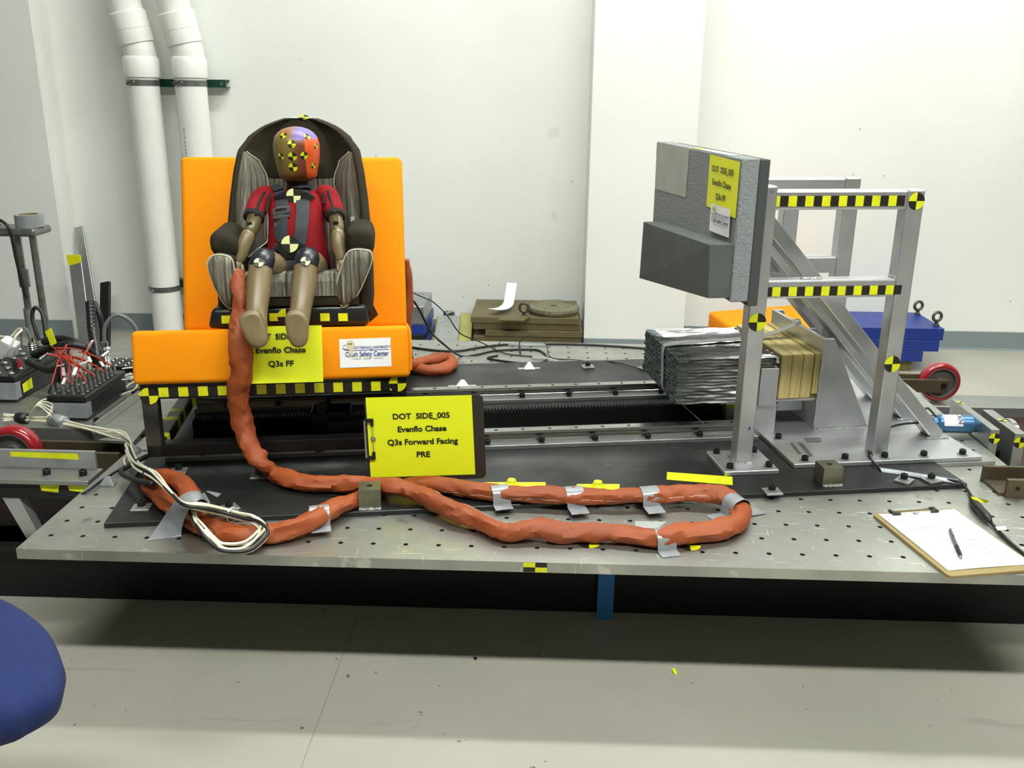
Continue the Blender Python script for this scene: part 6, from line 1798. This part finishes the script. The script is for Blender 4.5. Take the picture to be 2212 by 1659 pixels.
# strip under the frame base plate
tag(MB().box(2.20, 2.40, .145, .20, .0, .0124).build('shim_bar', M['steel_bar'], frame=SF, bevel=.001), 'flat shim bar sticking out under the frame base plate', 'bar')
# brown steel channel on the right edge
ch = thing('steel_channel', 'brown steel channel bolted on the right edge of the plate', 'channel', (1.42, 2.32, T))
MB().box(1.218, 1.75, 2.365, 2.375, T + .002, T + .045).build('back_web', M['rust'], ch, bevel=.001); MB().box(1.222, 1.75, 2.275, 2.365, T + .0005, T + .008).build('base_flange', M['rust'], ch, bevel=.001)
MB().box(1.235, 1.75, 2.262, 2.275, T + .0005, T + .050).build('front_web', M['rust'], ch, bevel=.001)
for x in (1.262, 1.32): MB().cyl((x, 2.2615, T + .026), (x, 2.2635, T + .026), .006, n=12).build('hole', M['bolt'], ch)
MB().lathe([(.006, 0), (.007, .004), (.003, .008)], (1.315, 2.27, T + .05), n=10).build('white_cap', M['white_label'], ch)
# cable from the load cell
cbt = thing('sensor_cable', 'black sensor cable running from the load cell past the clipboard', 'cable', onz(1960, 1000, T))
z = T + .03
pts = [ony(2022, 900, 2.68), ony(2005, 882, 2.72), ony(1995, 888, 2.71), ony(2008, 900, 2.68), ony(1990, 912, 2.64), ony(1950, 916, 2.60), onz(1920, 925, T + .045), onz(1895, 945, T + .035), onz(1878, 970, T + .030), onz(1880, 990, T + .028), onz(1900, 1010, T + .016)]
MB().sweep(spline(pts, 8), .0034, n=8).build('cable_run', M['rubber'], cbt, smooth='all')
pts = [onz(2045, 1036, T + .018), onz(2075, 1042, T + .020), onz(2090, 1058, T + .008), onz(2098, 1072, T + .008)]
MB().sweep(spline(pts, 6), .0036, n=8).build('cable_run', M['rubber'], cbt, smooth='all')
pts = [onz(2098, 1072, T + .008), onz(2108, 1090, T + .014), onz(2130, 1115, T + .014), onz(2140, 1128, T + .010)]
MB().sweep(spline(pts, 4), [.004, .006, .0085, .0105, .0115, .0115, .0105, .011, .0115, .0100, .008, .006, .005][:13], n=12).build('inline_connector', M['rubber'], cbt, smooth='all')
pts = [onz(2140, 1128, T + .008), onz(2155, 1145, T + .006), onz(2180, 1170, T + .006), onz(2215, 1200, T + .006), onz(2260, 1240, T + .004)]
MB().sweep(spline(pts, 6), .0042, n=8).build('cable_run', M['rubber'], cbt, smooth='all')
q = [onz(x, y, T + .024 + dz) for x, y, dz in ((2097, 1072, 0), (2110, 1075, .006), (2138, 1082, .010), (2130, 1086, 0), (2105, 1085, -.004))]
MB().add(q + [v + Vector((0, 0, -.001)) for v in q], [tuple(range(5)), tuple(range(9, 4, -1))]).build('yellow_tag', M['yellow_tape'], cbt)
q = [onz(x, y, T + .020) for x, y in ((2150, 1138), (2173, 1136), (2175, 1144), (2155, 1145))]
MB().add(q + [v + Vector((0, 0, -.001)) for v in q], [(0, 1, 2, 3), (7, 6, 5, 4)]).build('white_tag', M['white_label'], cbt)
# clear tape strip holding the cable
S = spline([onz(1900, 1012, T + ZP + .006), onz(1950, 1019, T + ZP + .007), onz(2000, 1027, T + ZP + .008), onz(2070, 1038, T + ZP + .006)], 8); b = MB(); vs = []
for p in S: vs += [p + Vector((-.003, .012, -.005)), p + Vector((0, .004, .002)), p + Vector((0, -.004, .002)), p + Vector((.003, -.014, -.005))]
n = len(S); b.add(vs, [(4 * i + j, 4 * i + j + 1, 4 * i + 5 + j, 4 * i + 4 + j) for i in range(n - 1) for j in range(3)])
tag(b.build('tape_strip', M['duct'], smooth=60), 'long shiny tape strip holding the sensor cable on the dark plate', 'tape')

# ------------------------------------------------------------------ foreground and floor
chair = thing('office_chair', 'navy blue upholstered office chair seat at the lower left edge', 'chair', (-1.02, 1.22, 0))
# seat outline from the visible rim
zc = .47; rim = [onz(x, y, zc) for x, y in ((-10, 1303), (60, 1332), (110, 1376), (138, 1435), (138, 1475), (118, 1512), (60, 1548), (-5, 1572))]
cx0 = -1.0; back = [Vector((-.98, .99, zc)), Vector((-1.10, 1.02, zc)), Vector((-1.18, 1.10, zc)), Vector((-1.20, 1.22, zc)), Vector((-1.16, 1.36, zc)), Vector((-1.06, 1.42, zc))]
P = closed_spline([rim[0], rim[1], rim[2], rim[3], rim[4], rim[5], rim[6], rim[7]] + back, 5); c = sum(P, Vector()) / len(P); n = len(P)
rows = [(.55, -.055), (.86, -.05), (.96, -.035), (1.0, -.01), (.985, .008), (.93, .022), (.8, .030), (.4, .034)]
b = MB(); vs = []
for s, dz in rows:
    for p in P: vs.append(Vector((c.x + (p.x - c.x) * s, c.y + (p.y - c.y) * s, zc + dz)))
b.add(vs, [(i * n + a, i * n + (a + 1) % n, (i + 1) * n + (a + 1) % n, (i + 1) * n + a) for i in range(len(rows) - 1) for a in range(n)] + [tuple(range(n)), tuple(range((len(rows) - 1) * n, len(rows) * n))])
b.build('seat', M['chair_blue'], chair, smooth='all')
MB().cyl((c.x, c.y, .09), (c.x, c.y, zc - .05), .028, n=20).build('gas_lift', M['bolt'], chair, smooth=True)
for k in range(5):
    a = 2 * PI * k / 5 + 2 * PI / 10; e = Vector((c.x - .06 + .20 * math.cos(a), c.y - .02 + .20 * math.sin(a), .065)); b = MB(); tube_box(b, (c.x, c.y, .10), e, .045, .03); b.build('leg', M['black_plastic'], chair, bevel=.006)
    MB().cyl(e + Vector((-.012, .0, -.035)), e + Vector((.012, 0, -.035)), .030, n=16).build('caster', M['black_plastic'], chair)
MB().box(c.x - .33, c.x - .28, c.y - .05, c.y + .05, .45, .78).build('back_bar', M['black_plastic'], chair, bevel=.01); MB().box(c.x - .40, c.x - .33, c.y - .2, c.y + .2, .62, 1.02).build('backrest', M['chair_blue'], chair, bevel=.03, seg=3, smooth=True)
# scraps on the floor
p = onz(1457, 1452, 0.0); b = MB(); b.add([p + Vector(v) for v in ((-.006, .012, .001), (.002, .014, .003), (.006, -.004, .002), (.002, -.016, .001), (-.003, -.008, .004))], [(0, 1, 2, 3, 4)])
tag(b.build('paper_scrap', M['yellow']), 'tiny yellow paper scrap lying on the floor in front', 'scrap')
p = onz(1026, 1423, 0.0); b = MB(); b.add([p + Vector(v) for v in ((-.006, .006, .001), (.003, .006, .002), (.006, -.004, .002), (0, -.008, .001))], [(0, 1, 2, 3)])
tag(b.build('debris_chip', M['bolt']), 'tiny dark chip on the floor at the shadow edge', 'debris')
b = MB(); a0, a1 = onz(770, 1335, .0006), onz(650, 1659, .0006); d = Vector((.0015, 0, 0)); b.add([a0 - d, a0 + d, a1 + d, a1 - d], [(0, 1, 2, 3)])
M['joint'] = mat('floor_joint', srgb(140, 138, 128), 0.7); tag(b.build('floor_joint', M['joint']), kind='structure')

# ------------------------------------------------------------------ small marks
M['scuff'] = mat('dark_scuff', srgb(70, 70, 66), 0.7)
M['mark_grey'] = mat('wall_mark', srgb(130, 130, 124), 0.7)
b = MB()
for px in ([(1706, 957), (1712, 956), (1732, 980), (1724, 982)], [(1721, 955), (1733, 956), (1757, 985), (1748, 987)], [(1735, 946), (1768, 945), (1776, 949), (1740, 951)], [(1738, 952), (1776, 951), (1770, 956), (1742, 955)]):
    b.add([sz(x, y, ZF + .0004) for x, y in px], [(0, 1, 2, 3)])
tag(b.build('scuff_mark', M['scuff'], fr, SF), kind='stuff')
wr = bpy.data.objects['wall_back_right']; b = MB()
for x, y in ((1858, 279), (1908, 380), (1843, 377), (2182, 651)):
    p = ony(x, y, 5.0995); b.cyl(p, p + Vector((0, -.001, 0)), (.0035), n=8)
tag(b.build('screw_hole', M['mark_grey'], wr), kind='stuff')
wb = bpy.data.objects['wall_back']; b = MB()
for x, y in ((1055, 616), (812, 337), (1235, 392), (1000, 642)):
    p = ony(x, y, RY1 - .0005); b.cyl(p, p + Vector((0, -.001, 0)), (.0035), n=8)
tag(b.build('scuff_mark', M['mark_grey'], wb), kind='stuff')
MB().box(1.7405, 1.7995, .5442, .5452, ZP + .042, ZP + .0552).build('yellow_tape', M['yellow_tape'], bpy.data.objects['rack_stop_block'], SF)
